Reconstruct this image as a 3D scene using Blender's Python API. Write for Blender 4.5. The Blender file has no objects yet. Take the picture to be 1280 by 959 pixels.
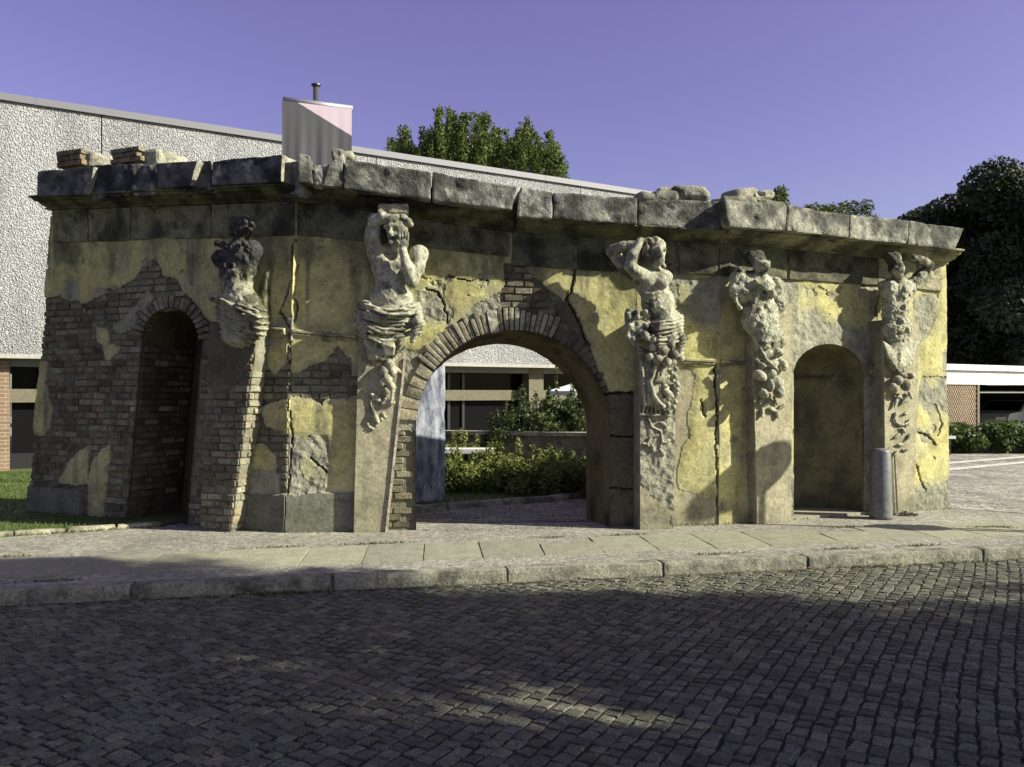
import bpy, math, random
import numpy as np
from mathutils import Vector, Matrix

random.seed(7); RNG = np.random.default_rng(7)
SC = bpy.context.scene
COL = SC.collection
R = math.radians
# ------------------------------------------------------------------ camera
FPX, CX, HY, CAMZ = 1050.0, 640.0, 492.0, 1.7
cam = bpy.data.cameras.new('camera'); cam_ob = bpy.data.objects.new('camera', cam); COL.objects.link(cam_ob)
cam.sensor_width = 36.0; cam.lens = 36.0 * FPX / 1280.0
cam.shift_y = (HY - 479.5) / 1280.0
cam.clip_start = 0.05; cam.clip_end = 2000
cam_ob.location = (0, 0, CAMZ); cam_ob.rotation_euler = (R(90), 0, 0)
SC.camera = cam_ob
# ------------------------------------------------------------------ sun and sky
AZ, EL = R(77), R(30)                      # azimuth from -Y towards +X
SUN = Vector((math.sin(AZ) * math.cos(EL), -math.cos(AZ) * math.cos(EL), math.sin(EL)))
w = bpy.data.worlds.new('World'); SC.world = w; w.use_nodes = True
nt = w.node_tree; nt.nodes.clear()
sky = nt.nodes.new('ShaderNodeTexSky'); sky.sky_type = 'NISHITA'; sky.sun_disc = False
sky.sun_elevation = EL; sky.sun_rotation = math.pi - AZ
sky.air_density = 1.0; sky.dust_density = 1.4; sky.ozone_density = 2.0; sky.altitude = 50
tint = nt.nodes.new('ShaderNodeHueSaturation'); tint.inputs['Hue'].default_value = 0.562; tint.inputs['Saturation'].default_value = 0.92; tint.inputs['Value'].default_value = 1.12
bg = nt.nodes.new('ShaderNodeBackground'); bg.inputs[1].default_value = 0.066
wo = nt.nodes.new('ShaderNodeOutputWorld')
nt.links.new(sky.outputs[0], tint.inputs['Color']); nt.links.new(tint.outputs[0], bg.inputs[0]); nt.links.new(bg.outputs[0], wo.inputs[0])
sl = bpy.data.lights.new('sun', 'SUN'); sl.energy = 5.0; sl.angle = R(0.53); sl.color = (1.0, 0.96, 0.82)
so = bpy.data.objects.new('sun', sl); COL.objects.link(so)
so.rotation_euler = SUN.to_track_quat('Z', 'Y').to_euler(); so.location = (20, -10, 25)
SC.view_settings.view_transform = 'Standard'; SC.view_settings.look = 'None'
SC.view_settings.exposure = 1.0; SC.view_settings.gamma = 1.0
SC.view_settings.use_curve_mapping = False
SC.cycles.max_bounces = 6; SC.cycles.use_denoising = True

# ------------------------------------------------------------------ noise
def _hash(ix, iy, iz):
    h = (ix.astype(np.uint32) * np.uint32(374761393) + iy.astype(np.uint32) * np.uint32(668265263) + iz.astype(np.uint32) * np.uint32(2246822519))
    h = (h ^ (h >> np.uint32(13))) * np.uint32(1274126177)
    h = h ^ (h >> np.uint32(16))
    return h.astype(np.float64) / 4294967295.0
def vnoise(x, y, z):
    x, y, z = np.broadcast_arrays(np.asarray(x, float), np.asarray(y, float), np.asarray(z, float))
    xi, yi, zi = np.floor(x), np.floor(y), np.floor(z)
    fx, fy, fz = x - xi, y - yi, z - zi
    fx, fy, fz = fx*fx*(3-2*fx), fy*fy*(3-2*fy), fz*fz*(3-2*fz)
    xi, yi, zi = xi.astype(np.int64), yi.astype(np.int64), zi.astype(np.int64)
    r = 0
    for a in (0, 1):
        for b in (0, 1):
            for c in (0, 1):
                r = r + _hash(xi+a, yi+b, zi+c) * (fx if a else 1-fx) * (fy if b else 1-fy) * (fz if c else 1-fz)
    return r
def fbm(x, y, z=0.0, o=4):
    r, a, s = 0, .5, 1.0
    for i in range(o):
        r = r + a * (vnoise(np.asarray(x)*s + 17.3*i, np.asarray(y)*s + 5.1*i, np.asarray(z)*s + 9.7*i) - .5)
        a *= .5; s *= 2.03
    return r                       # about -0.45 .. 0.45
def sstep(a, b, x):
    t = np.clip((x - a) / (b - a), 0, 1); return t*t*(3-2*t)
def mix(a, b, t):
    t = np.asarray(t)[..., None]; return np.asarray(a)*(1-t) + np.asarray(b)*t

# ------------------------------------------------------------------ materials
def new_mat(name):
    m = bpy.data.materials.new(name); m.use_nodes = True
    n = m.node_tree; b = n.nodes['Principled BSDF']; return m, n, b
def stone_mat(name, src='attr', rough=.92, scale=30, amount=.35, bump=.35, bdist=.01, bscale=60, color=(.5,.5,.5), spec=.25, ochre=(.965,1.0,.86), grime=0.):
    m, n, b = new_mat(name)
    b.inputs['Roughness'].default_value = rough; b.inputs['Specular IOR Level'].default_value = spec
    tc = n.nodes.new('ShaderNodeNewGeometry')
    if src == 'attr':
        a = n.nodes.new('ShaderNodeAttribute'); a.attribute_name = 'Col'; cs = a.outputs['Color']
    elif src == 'obj':
        a = n.nodes.new('ShaderNodeObjectInfo'); cs = a.outputs['Color']
    else:
        a = n.nodes.new('ShaderNodeRGB'); a.outputs[0].default_value = (*color, 1); cs = a.outputs[0]
    nz = n.nodes.new('ShaderNodeTexNoise'); nz.inputs['Scale'].default_value = scale; nz.inputs['Detail'].default_value = 6; nz.inputs['Roughness'].default_value = .65
    n.links.new(tc.outputs['Position'], nz.inputs['Vector'])
    mr = n.nodes.new('ShaderNodeMapRange'); mr.inputs[1].default_value = .36; mr.inputs[2].default_value = .64
    mr.inputs[3].default_value = 1 - amount*1.25; mr.inputs[4].default_value = 1 + amount*1.1
    n.links.new(nz.outputs['Fac'], mr.inputs[0])
    nz1 = n.nodes.new('ShaderNodeTexNoise'); nz1.inputs['Scale'].default_value = scale * .13; nz1.inputs['Detail'].default_value = 4
    n.links.new(tc.outputs['Position'], nz1.inputs['Vector'])
    mr1 = n.nodes.new('ShaderNodeMapRange'); mr1.inputs[1].default_value = .3; mr1.inputs[2].default_value = .7
    mr1.inputs[3].default_value = 1 - amount * .6; mr1.inputs[4].default_value = 1 + amount * .6
    n.links.new(nz1.outputs['Fac'], mr1.inputs[0])
    mm = n.nodes.new('ShaderNodeMath'); mm.operation = 'MULTIPLY'
    n.links.new(mr.outputs[0], mm.inputs[0]); n.links.new(mr1.outputs[0], mm.inputs[1])
    if grime:                              # soot and lichen: ragged dark growth, several sizes
        acc = mm
        for gs, lo_, hi_ in ((4.5,.50,.60), (17.,.54,.63)):
            gn = n.nodes.new('ShaderNodeTexNoise'); gn.inputs['Scale'].default_value = gs; gn.inputs['Detail'].default_value = 10; gn.inputs['Roughness'].default_value = .72
            n.links.new(tc.outputs['Position'], gn.inputs['Vector'])
            gm = n.nodes.new('ShaderNodeMapRange'); gm.inputs[1].default_value = lo_; gm.inputs[2].default_value = hi_; gm.inputs[3].default_value = 1; gm.inputs[4].default_value = 1-grime
            n.links.new(gn.outputs['Fac'], gm.inputs[0])
            m2 = n.nodes.new('ShaderNodeMath'); m2.operation = 'MULTIPLY'; n.links.new(acc.outputs[0], m2.inputs[0]); n.links.new(gm.outputs[0], m2.inputs[1]); acc = m2
        mm = acc
    mx = n.nodes.new('ShaderNodeVectorMath'); mx.operation = 'SCALE'
    n.links.new(cs, mx.inputs[0]); n.links.new(mm.outputs[0], mx.inputs['Scale'])
    if src == 'const': n.links.new(mx.outputs[0], b.inputs['Base Color'])
    else:                                  # warm tint put into the stone colour, offsetting the bluish sky fill
        oc = n.nodes.new('ShaderNodeVectorMath'); oc.operation = 'MULTIPLY'; oc.inputs[1].default_value = ochre; n.links.new(mx.outputs[0], oc.inputs[0]); n.links.new(oc.outputs[0], b.inputs['Base Color'])
    nb = n.nodes.new('ShaderNodeTexNoise'); nb.inputs['Scale'].default_value = bscale; nb.inputs['Detail'].default_value = 8; nb.inputs['Roughness'].default_value = .7
    n.links.new(tc.outputs['Position'], nb.inputs['Vector'])
    bp = n.nodes.new('ShaderNodeBump'); bp.inputs['Strength'].default_value = bump; bp.inputs['Distance'].default_value = bdist
    n.links.new(nb.outputs['Fac'], bp.inputs['Height'])
    nb2 = n.nodes.new('ShaderNodeTexNoise'); nb2.inputs['Scale'].default_value = bscale*.33; nb2.inputs['Detail'].default_value = 5; nb2.inputs['Roughness'].default_value = .6
    n.links.new(tc.outputs['Position'], nb2.inputs['Vector'])
    bp2 = n.nodes.new('ShaderNodeBump'); bp2.inputs['Strength'].default_value = bump; bp2.inputs['Distance'].default_value = bdist*2.5
    n.links.new(nb2.outputs['Fac'], bp2.inputs['Height']); n.links.new(bp.outputs[0], bp2.inputs['Normal']); n.links.new(bp2.outputs[0], b.inputs['Normal'])
    return m
def plain(name, color, rough=.6, metal=0, spec=.5):
    m, n, b = new_mat(name)
    b.inputs['Base Color'].default_value = (*color, 1); b.inputs['Roughness'].default_value = rough
    b.inputs['Metallic'].default_value = metal; b.inputs['Specular IOR Level'].default_value = spec
    return m
M_WALL = stone_mat('weathered_masonry', 'attr', scale=28, amount=.17, bump=.30, bdist=.010, bscale=50, grime=.24)
M_STONE = stone_mat('carved_stone', 'attr', scale=40, amount=.27, bump=.5, bdist=.009, bscale=60, grime=.42)
M_BRICK = stone_mat('old_brick', 'obj', scale=35, amount=.30, bump=.5, bdist=.008, bscale=70, grime=.35)
M_BRICKA = stone_mat('old_brick_mass', 'attr', scale=35, amount=.30, bump=.5, bdist=.008, bscale=70, grime=.35)
M_SETT = stone_mat('granite_sett', 'obj', scale=60, amount=.4, bump=.5, bdist=.006, bscale=110, rough=.75, ochre=(1.0,1.0,.74))
M_SETTA = stone_mat('granite_sett_mass', 'attr', scale=60, amount=.4, bump=.5, bdist=.006, bscale=110, rough=.75, ochre=(1.0,1.0,.74))
M_SLAB = stone_mat('granite_slab', 'obj', scale=45, amount=.22, bump=.35, bdist=.005, bscale=90, rough=.85)

def leaf_mat(name):
    m, n, b = new_mat(name)
    a = n.nodes.new('ShaderNodeAttribute'); a.attribute_name = 'Col'
    n.links.new(a.outputs['Color'], b.inputs['Base Color']); b.inputs['Roughness'].default_value = .55
    b.inputs['Specular IOR Level'].default_value = .35
    tr = n.nodes.new('ShaderNodeBsdfTranslucent'); ms = n.nodes.new('ShaderNodeMixShader'); ms.inputs[0].default_value = .28
    n.links.new(a.outputs['Color'], tr.inputs['Color'])
    out = n.nodes['Material Output']
    n.links.new(b.outputs[0], ms.inputs[1]); n.links.new(tr.outputs[0], ms.inputs[2]); n.links.new(ms.outputs[0], out.inputs['Surface'])
    return m
M_LEAF = leaf_mat('foliage')
M_BARK = stone_mat('bark', 'const', color=(.09,.07,.05), scale=14, amount=.4, bump=.8, bdist=.03, bscale=16)

# ------------------------------------------------------------------ mesh helpers
def tag(o, label=None, cat=None, group=None, kind=None):
    if label: o['label'] = label
    if cat: o['category'] = cat
    if group: o['group'] = group
    if kind: o['kind'] = kind
    return o
def empty(name, loc=(0,0,0), label=None, cat=None, group=None):
    o = bpy.data.objects.new(name, None); o.location = loc; COL.objects.link(o); o.empty_display_size = .2
    tag(o, label, cat, group); return o
def mesh_from(name, V, F, cols=None, smooth=False):
    me = bpy.data.meshes.new(name)
    V = np.asarray(V, dtype=np.float32)
    if isinstance(F, np.ndarray):
        nf, k = F.shape
        me.vertices.add(len(V)); me.vertices.foreach_set('co', V.ravel())
        me.loops.add(nf*k); me.loops.foreach_set('vertex_index', F.astype(np.int32).ravel())
        me.polygons.add(nf); me.polygons.foreach_set('loop_start', np.arange(0, nf*k, k, dtype=np.int32))
        me.polygons.foreach_set('loop_total', np.full(nf, k, dtype=np.int32))
        me.update(calc_edges=True)
    else:
        me.from_pydata([tuple(v) for v in V], [], F); me.update()
    if cols is not None:
        c = np.ones((len(V), 4), np.float32); c[:, :3] = np.clip(cols, 0, 1)
        at = me.color_attributes.new('Col', 'FLOAT_COLOR', 'POINT'); at.data.foreach_set('color', c.ravel())
    me.polygons.foreach_set('use_smooth', np.full(len(me.polygons), bool(smooth)))
    return me
def link(name, me, mat=None, parent=None, color=None):
    o = bpy.data.objects.new(name, me); COL.objects.link(o)
    if mat and not me.materials: me.materials.append(mat)
    if parent is not None:
        o.parent = parent; o.matrix_parent_inverse = parent.matrix_world.inverted() if parent.type != 'EMPTY' else Matrix.Translation(parent.location).inverted()
    if color is not None: o.color = (*color, 1)
    return o
def obj(name, V, F, mat, parent=None, cols=None, smooth=False, color=None):
    return link(name, mesh_from(name, V, F, cols, smooth), mat, parent, color)
class MB:
    def __init__(s): s.V = []; s.F = []
    def quad_box(s, c8):
        b = len(s.V); s.V += [tuple(p) for p in c8]
        s.F += [[b+i for i in f] for f in ((0,3,2,1),(4,5,6,7),(0,1,5,4),(1,2,6,5),(2,3,7,6),(3,0,4,7))]
        return s
    def box(s, x0, y0, z0, x1, y1, z1):
        return s.quad_box([(x0,y0,z0),(x1,y0,z0),(x1,y1,z0),(x0,y1,z0),(x0,y0,z1),(x1,y0,z1),(x1,y1,z1),(x0,y1,z1)])
    def obox(s, o, ux, uy, l, d, z0, z1):        # box at o along ux (length l) and uy (depth d)
        o = Vector(o); ux = Vector(ux); uy = Vector(uy)
        p = [o, o+ux*l, o+ux*l+uy*d, o+uy*d]
        return s.quad_box([(q.x,q.y,z0) for q in p] + [(q.x,q.y,z1) for q in p])
    def tube(s, pts, rads, n=10, cap=True):
        pts = [Vector(p) for p in pts]; rings = []
        for i, p in enumerate(pts):
            d = (pts[min(i+1, len(pts)-1)] - pts[max(i-1, 0)]).normalized()
            a = d.cross(Vector((0,0,1)) if abs(d.z) < .9 else Vector((1,0,0))).normalized(); b = d.cross(a)
            r = rads[i] if hasattr(rads, '__len__') else rads
            base = len(s.V)
            for k in range(n):
                t = 2*math.pi*k/n; q = p + (a*math.cos(t) + b*math.sin(t))*r; s.V.append(tuple(q))
            rings.append(base)
        for i in range(len(rings)-1):
            for k in range(n):
                k2 = (k+1) % n; s.F.append([rings[i]+k, rings[i+1]+k, rings[i+1]+k2, rings[i]+k2])
        if cap:
            s.F.append([rings[0]+k for k in range(n)]); s.F.append([rings[-1]+k for k in reversed(range(n))])
        return s
    def build(s, name, mat, parent=None, smooth=False, color=None, cols=None):
        return obj(name, s.V, s.F, mat, parent, smooth=smooth, color=color, cols=None if cols is None else np.tile(np.array(cols), (len(s.V), 1)))

def G(px, py, z=0.0):                      # measured point on the ground
    Y = (CAMZ - z) * FPX / (py - HY); return Vector(((px - CX) / FPX * Y, Y))
def pip(x, y, poly):
    x = np.asarray(x); y = np.asarray(y); ins = np.zeros(x.shape, bool); n = len(poly)
    for i in range(n):
        x0, y0 = poly[i]; x1, y1 = poly[(i+1) % n]
        if y0 == y1: continue
        c = ((y0 > y) != (y1 > y)) & (x < (x1-x0)*(y-y0)/(y1-y0) + x0); ins ^= c
    return ins
def nearest_on(poly, x, y):
    bd = np.full(x.shape, 1e9); bx = x.copy(); by = y.copy(); n = len(poly)
    for i in range(n):
        x0, y0 = poly[i]; x1, y1 = poly[(i+1) % n]; dx, dy = x1-x0, y1-y0
        t = np.clip(((x-x0)*dx + (y-y0)*dy) / (dx*dx + dy*dy + 1e-12), 0, 1)
        qx, qy = x0+t*dx, y0+t*dy; d = (x-qx)**2 + (y-qy)**2
        m = d < bd; bd[m] = d[m]; bx[m] = qx[m]; by[m] = qy[m]
    return bx, by, np.sqrt(bd)

class Facet:
    """a vertical plane of the ruin: u along it, z up, o outwards"""
    def __init__(s, P0, P1, o=0.0):
        P0 = Vector(P0[:2]); P1 = Vector(P1[:2]); s.u = (P1-P0).normalized(); s.n = Vector((s.u.y, -s.u.x)); s.L = (P1-P0).length
        s.P0 = P0 + s.n*o
    def shifted(s, o):
        return Facet(s.P0 + s.n*o, s.P0 + s.n*o + s.u*s.L)
    def uz(s, px, py, o=0.0):
        dx, dz = (px-CX)/FPX, (HY-py)/FPX
        t = (o + s.P0.dot(s.n)) / (dx*s.n.x + s.n.y)
        u = (Vector((dx*t, t)) - s.P0).dot(s.u); return u, CAMZ + dz*t
    def U(s, px, o=0.0): return s.uz(px, HY, o)[0]
    def pt(s, u, z, o=0.0):
        p = s.P0 + s.u*u + s.n*o; return Vector((p.x, p.y, z))
    def arr(s, u, z, o):
        u, z, o = np.broadcast_arrays(u, z, o)
        return np.stack([s.P0.x + s.u.x*u + s.n.x*o, s.P0.y + s.u.y*u + s.n.y*o, z], -1)
    def poly(s, pts, o=0.0): return [s.uz(a, b, o) for a, b in pts]

# ------------------------------------------------------------------ ruin: wall builder
PL, GR, BR, ST, TN, DK = 0, 1, 2, 3, 4, 5     # plaster, rough render, bare brick, plinth concrete, tan stone, dark old brick render
HGT = {PL: .034, GR: .016, BR: -.014, ST: .05, TN: .012, DK: .01}
C_PL = np.array((.475,.425,.21)); C_GR = np.array((.285,.27,.23)); C_MO = np.array((.175,.16,.125)); C_ST = np.array((.17,.165,.145)); C_TN = np.array((.35,.31,.235)); C_DK = np.array((.115,.10,.075))
BASEC = {PL: C_PL, GR: C_GR, BR: C_MO, ST: C_ST, TN: C_TN, DK: C_DK}
BRICKS = []                                    # (matrix, scale, colour, parent, weight)
BRICK_COLS = [(.155,.105,.072),(.13,.10,.07),(.165,.125,.087),(.125,.105,.08),(.165,.14,.10),(.105,.09,.07),(.15,.13,.098),(.14,.13,.10)]
def boxblur(a, k):
    for ax in (0, 1):
        p = np.pad(a, [(k+1, k) if i == ax else (0, 0) for i in (0, 1)], mode='edge').cumsum(ax); n_ = a.shape[ax]
        a = (np.take(p, np.arange(2*k+1, 2*k+1+n_), ax) - np.take(p, np.arange(0, n_), ax))/(2*k+1)
    return a
def classes(F, u, z, polys, default, warp=.03, o=0.0):
    wu = u + fbm(u*6, z*6, 3.1, 4)*warp*2.2 + fbm(u*24, z*24, 6.1, 3)*.03; wz = z + fbm(u*6, z*6, 8.7, 4)*warp*2.2 + fbm(u*24, z*24, 2.6, 3)*.03
    c = np.full(u.shape, default)
    for pts, k in polys:
        c[pip(wu, wz, F.poly(pts))] = k
    chip = (fbm(u*4.5+7, z*4.5, 51, 5) > .215); c[chip & (c == PL)] = GR           # flaked spots
    return c
def lin(z, zb, zt, a, b): return a + (b-a)*(z-zb)/(zt-zb)
def wall(name, F, xL, xR, ytop, T, polys, default, parent, step=.017, opening=None, stains=(), crust=.5, rough_c=1.0, cols_mul=1.0, label=None, bricks=True, brick_w=1.0, streak=1.0, jag=(0,0), cracks=()):
    """xL, xR: (px at the base, px at the top); ytop: (py left, py right) of its top edge; T: depth behind the face"""
    uLb, uLt, uRb, uRt = F.U(xL[0]), F.U(xL[1]), F.U(xR[0]), F.U(xR[1])
    ztl, ztr = F.uz(xL[1], ytop[0])[1], F.uz(xR[1], ytop[1])[1]
    nz = max(4, int(max(ztl, ztr)/step)); nu = max(4, int(max(uRb-uLb, uRt-uLt)/step))
    S, Tt = np.meshgrid(np.linspace(0,1,nu+1), np.linspace(0,1,nz+1))
    zt = ztl + (ztr-ztl)*S; z = -.06 + (zt+.06)*Tt
    ul = uLb + (uLt-uLb)*Tt; ur = uRb + (uRt-uRb)*Tt
    if jag[0]: ul = ul + jag[0]*fbm(0, z*7, 2.2, 4)
    if jag[1]: ur = ur + jag[1]*fbm(5, z*7, 6.2, 4)
    u = ul + (ur-ul)*S
    cl = classes(F, u, z, polys, default)
    keep = np.ones((nz, nu), bool)
    if opening is not None:
        ins = pip(u, z, opening)
        allin = ins[:-1,:-1] & ins[1:,:-1] & ins[:-1,1:] & ins[1:,1:]; keep = ~allin
        bx, by, d = nearest_on(opening, u, z)
        near = (ins & (d < step*2)) | (~ins & (d < step*.25))
        u = np.where(near, bx, u); z = np.where(near, by, z)
    h = np.zeros_like(u); c3 = np.zeros(u.shape + (3,))
    f_lo = fbm(u*1.7, z*1.7, 1.3, 4); f_hi = fbm(u*14, z*14, 4.3, 4); f_md = fbm(u*5, z*5, 7.7, 4)
    for k in HGT:
        m = cl == k
        if not m.any(): continue
        hh = HGT[k] + {PL: f_hi*.006+f_lo*.03, GR: (f_hi*.05+f_md*.035)*rough_c, BR: f_hi*.012, ST: f_hi*.006, TN: f_hi*.006, DK: f_hi*.035+f_md*.03}[k]
        h[m] = (hh if np.ndim(hh) else np.full(u.shape, hh))[m]
        c3[m] = BASEC[k]
    # weathering: soft blotches, vertical run streaks, grime with shapes of its own
    c3 *= (1 + f_md*.5 + f_hi*.35)[..., None]
    pl = (cl == PL) | (cl == TN)
    strk = sstep(.06, .26, fbm(u*7 + 3, z*.7, 2.0, 4) + .12*f_hi + .25*f_lo) * streak
    c3 = np.where(pl[..., None], mix(c3, (.16,.15,.105), strk*.85), c3)
    grey = sstep(.06, .22, fbm(u*2.3, z*2.3, 12.0, 5))
    c3 = np.where((cl == PL)[..., None], mix(c3, (.35,.33,.25), grey*.45), c3)
    plb = boxblur(boxblur((cl == PL).astype(float), 5), 5); plw = boxblur((cl == PL).astype(float), 6); rag = .55 + 1.1*f_hi + .8*f_md     # plaster crumbles to grey near its broken edges, thin skins cling beyond them
    c3 = np.where((cl == PL)[..., None], mix(c3, (.33,.31,.245), np.clip(sstep(.97, .45, plw)*rag, 0, .7)), c3)
    c3 = np.where((cl == GR)[..., None], mix(c3, C_PL*.85, np.clip(sstep(.15, .7, plb)*rag*.7, 0, .45)), c3)
    h = np.where(cl == PL, h - .014*sstep(.98, .5, plb), h)
    bleach = sstep(.02, .2, fbm(u*1.3+9, z*.9, 61.0, 4)); c3 = np.where((cl == PL)[..., None], mix(c3, (.49,.46,.31), bleach*.3), c3)
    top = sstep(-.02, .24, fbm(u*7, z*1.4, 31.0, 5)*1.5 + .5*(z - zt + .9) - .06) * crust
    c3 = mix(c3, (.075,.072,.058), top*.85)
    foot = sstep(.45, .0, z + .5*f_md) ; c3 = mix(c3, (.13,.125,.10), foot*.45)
    for pts, amt in stains:
        P = F.poly(pts); wu = u + f_md*.22; wz = z + fbm(u*5, z*5, 21, 4)*.22
        _, _, d = nearest_on(P, wu, wz); ins = pip(wu, wz, P); sd = np.where(ins, -d, d)
        c3 = mix(c3, (.06,.06,.055), sstep(.05, -.05, sd)*amt*(.75+.8*f_hi))
    for pts, wd in cracks:
        P = F.poly(pts); wu = u + fbm(u*16, z*16, 41, 4)*.06; wz = z + fbm(u*16, z*16, 45, 4)*.06; dd = np.full(u.shape, 9.)
        for (x0, y0), (x1, y1) in zip(P[:-1], P[1:]):
            tt = np.clip(((wu-x0)*(x1-x0)+(wz-y0)*(y1-y0))/((x1-x0)**2+(y1-y0)**2+1e-9), 0, 1); dd = np.minimum(dd, np.hypot(wu-x0-tt*(x1-x0), wz-y0-tt*(y1-y0)))
        m = sstep(wd, wd*.35, dd); h = h - m*.05; c3 = mix(c3, (.035,.032,.026), m*.9)
    c3 = c3*cols_mul
    V = F.arr(u, z, h).reshape(-1, 3); idx = np.arange((nz+1)*(nu+1)).reshape(nz+1, nu+1)
    q = np.stack([idx[:-1,:-1], idx[:-1,1:], idx[1:,1:], idx[1:,:-1]], -1)[keep]
    Vs = [V]; Cs = [c3.reshape(-1,3)]; Fs = [q]; base = len(V)
    for side in (0, -1):                       # end faces and the top of the wall
        e = np.arange(nz+1)*(nu+1) + (0 if side == 0 else nu)
        nb = 5; prev = e
        for kk in range(1, nb+1):
            oo = -T*kk/nb
            uu = u[:, side]; P = F.arr(uu + (fbm(uu*9+kk, z[:,side]*9, 3)*.02 if kk < nb else 0), z[:, side], oo)
            Vs.append(P); Cs.append(np.clip(mix(C_GR, C_DK, np.full(nz+1, .4)) * (1 + fbm(kk*.8, z[:,side]*8, 5)[:,None]*.8), 0, 1)*cols_mul)
            cur = np.arange(base, base+nz+1); base += nz+1
            f = np.stack([prev[:-1], prev[1:], cur[1:], cur[:-1]], -1)
            if side == -1: f = f[:, ::-1]
            Fs.append(f); prev = cur
    Vt = np.array([F.pt(u[-1,0], ztl, .0), F.pt(u[-1,-1], ztr, .0), F.pt(u[-1,-1], ztr, -T), F.pt(u[-1,0], ztl, -T)])
    Vs.append(Vt); Cs.append(np.tile(C_GR, (4,1))); Fs.append(np.array([[base, base+1, base+2, base+3]])); base += 4
    o = obj(name, np.concatenate(Vs), np.concatenate(Fs), M_WALL, parent, np.concatenate(Cs), smooth=False)
    if label: o['label'] = label
    if bricks and (default == BR or any(k == BR for _, k in polys)):
        lay_bricks(F, lambda a, b: classes(F, a, b, polys, default), lambda zz: (lin(zz, -.06, ztl, uLb, uLt), lin(zz, -.06, ztl, uRb, uRt)), max(ztl, ztr), o, opening, brick_w, cols_mul)
    return o
def lay_bricks(F, cls, ends, zmax, parent, opening=None, weight=1.0, cm=1.0, course=.089, length=.235, zmin=.02, proud=.006, oz=None):
    rows = int((zmax-zmin)/course); rnd = random.Random(len(BRICKS)+int(zmax*100))
    for r in range(rows):
        z = zmin + (r+.5)*course; a, b = ends(z); x = a - (0 if r % 2 else length/2) + rnd.uniform(-.02,.02)
        while x < b:
            l = length if rnd.random() < .8 else length*.52
            x0, x1 = max(x, a), min(x+l, b); x += l
            if x1-x0 < .05: continue
            us = np.array([x0+.02, (x0+x1)/2, x1-.02]); k = cls(us, np.full(3, z))
            if (k == BR).sum() < 2 and not k[1] == BR: continue
            if opening is not None and pip(np.array([(x0+x1)/2, x0+.03, x1-.03]), np.full(3, z), opening).any(): continue
            if rnd.random() < .035: continue
            c = mix(np.array(rnd.choice(BRICK_COLS)), (.165,.15,.115), np.array(.30))*rnd.uniform(.7,1.3)*cm
            sm = float(sstep(-.02, .16, fbm(np.array([x0*1.6+F.P0.x]), np.array([z*1.9]), 71.0, 3))[0]); c = mix(c, np.array((.225,.21,.165))*cm, np.array(sm*rnd.uniform(.3,.95)))
            if rnd.random() < .25: c = mix(c, (.30,.285,.23), np.array(rnd.uniform(.2,.7)))
            p = F.pt((x0+x1)/2, z + rnd.uniform(-.004,.004), -.03 + proud + rnd.uniform(-.018,.008) + (oz(z) if oz else 0))
            rot = Matrix(((F.u.x, F.n.x*-1, 0), (F.u.y, F.n.y*-1, 0), (0,0,1))).to_4x4()
            M = Matrix.Translation(p) @ rot @ Matrix.Rotation(rnd.uniform(-.012,.012), 4, 'Y')
            BRICKS.append((M, Vector(((x1-x0)-.012-rnd.uniform(0,.006), .08, course-.014-rnd.uniform(0,.006))), tuple(c), parent, weight))
def brick_meshes(n=8):
    out = []
    for i in range(n):
        rn = random.Random(50+i); V = []; j = lambda s: rn.uniform(-s, s)
        for y, ins in ((.5, 0), (-.32, 0), (-.5, .07)):
            for sx, sz in ((-1,-1),(1,-1),(1,1),(-1,1)):
                V.append((sx*(.5-ins*.5)+j(.02), y+j(.03), sz*(.5-ins)+j(.035)))
        Fc = [[8,9,10,11]]
        for a, b in ((4,8),(0,4)):
            for k in range(4):
                k2 = (k+1) % 4; Fc.append([a+k, a+k2, b+k2, b+k])
        out.append(mesh_from('brick', V, Fc)); out[-1].materials.append(M_BRICK)
    return out

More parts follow.
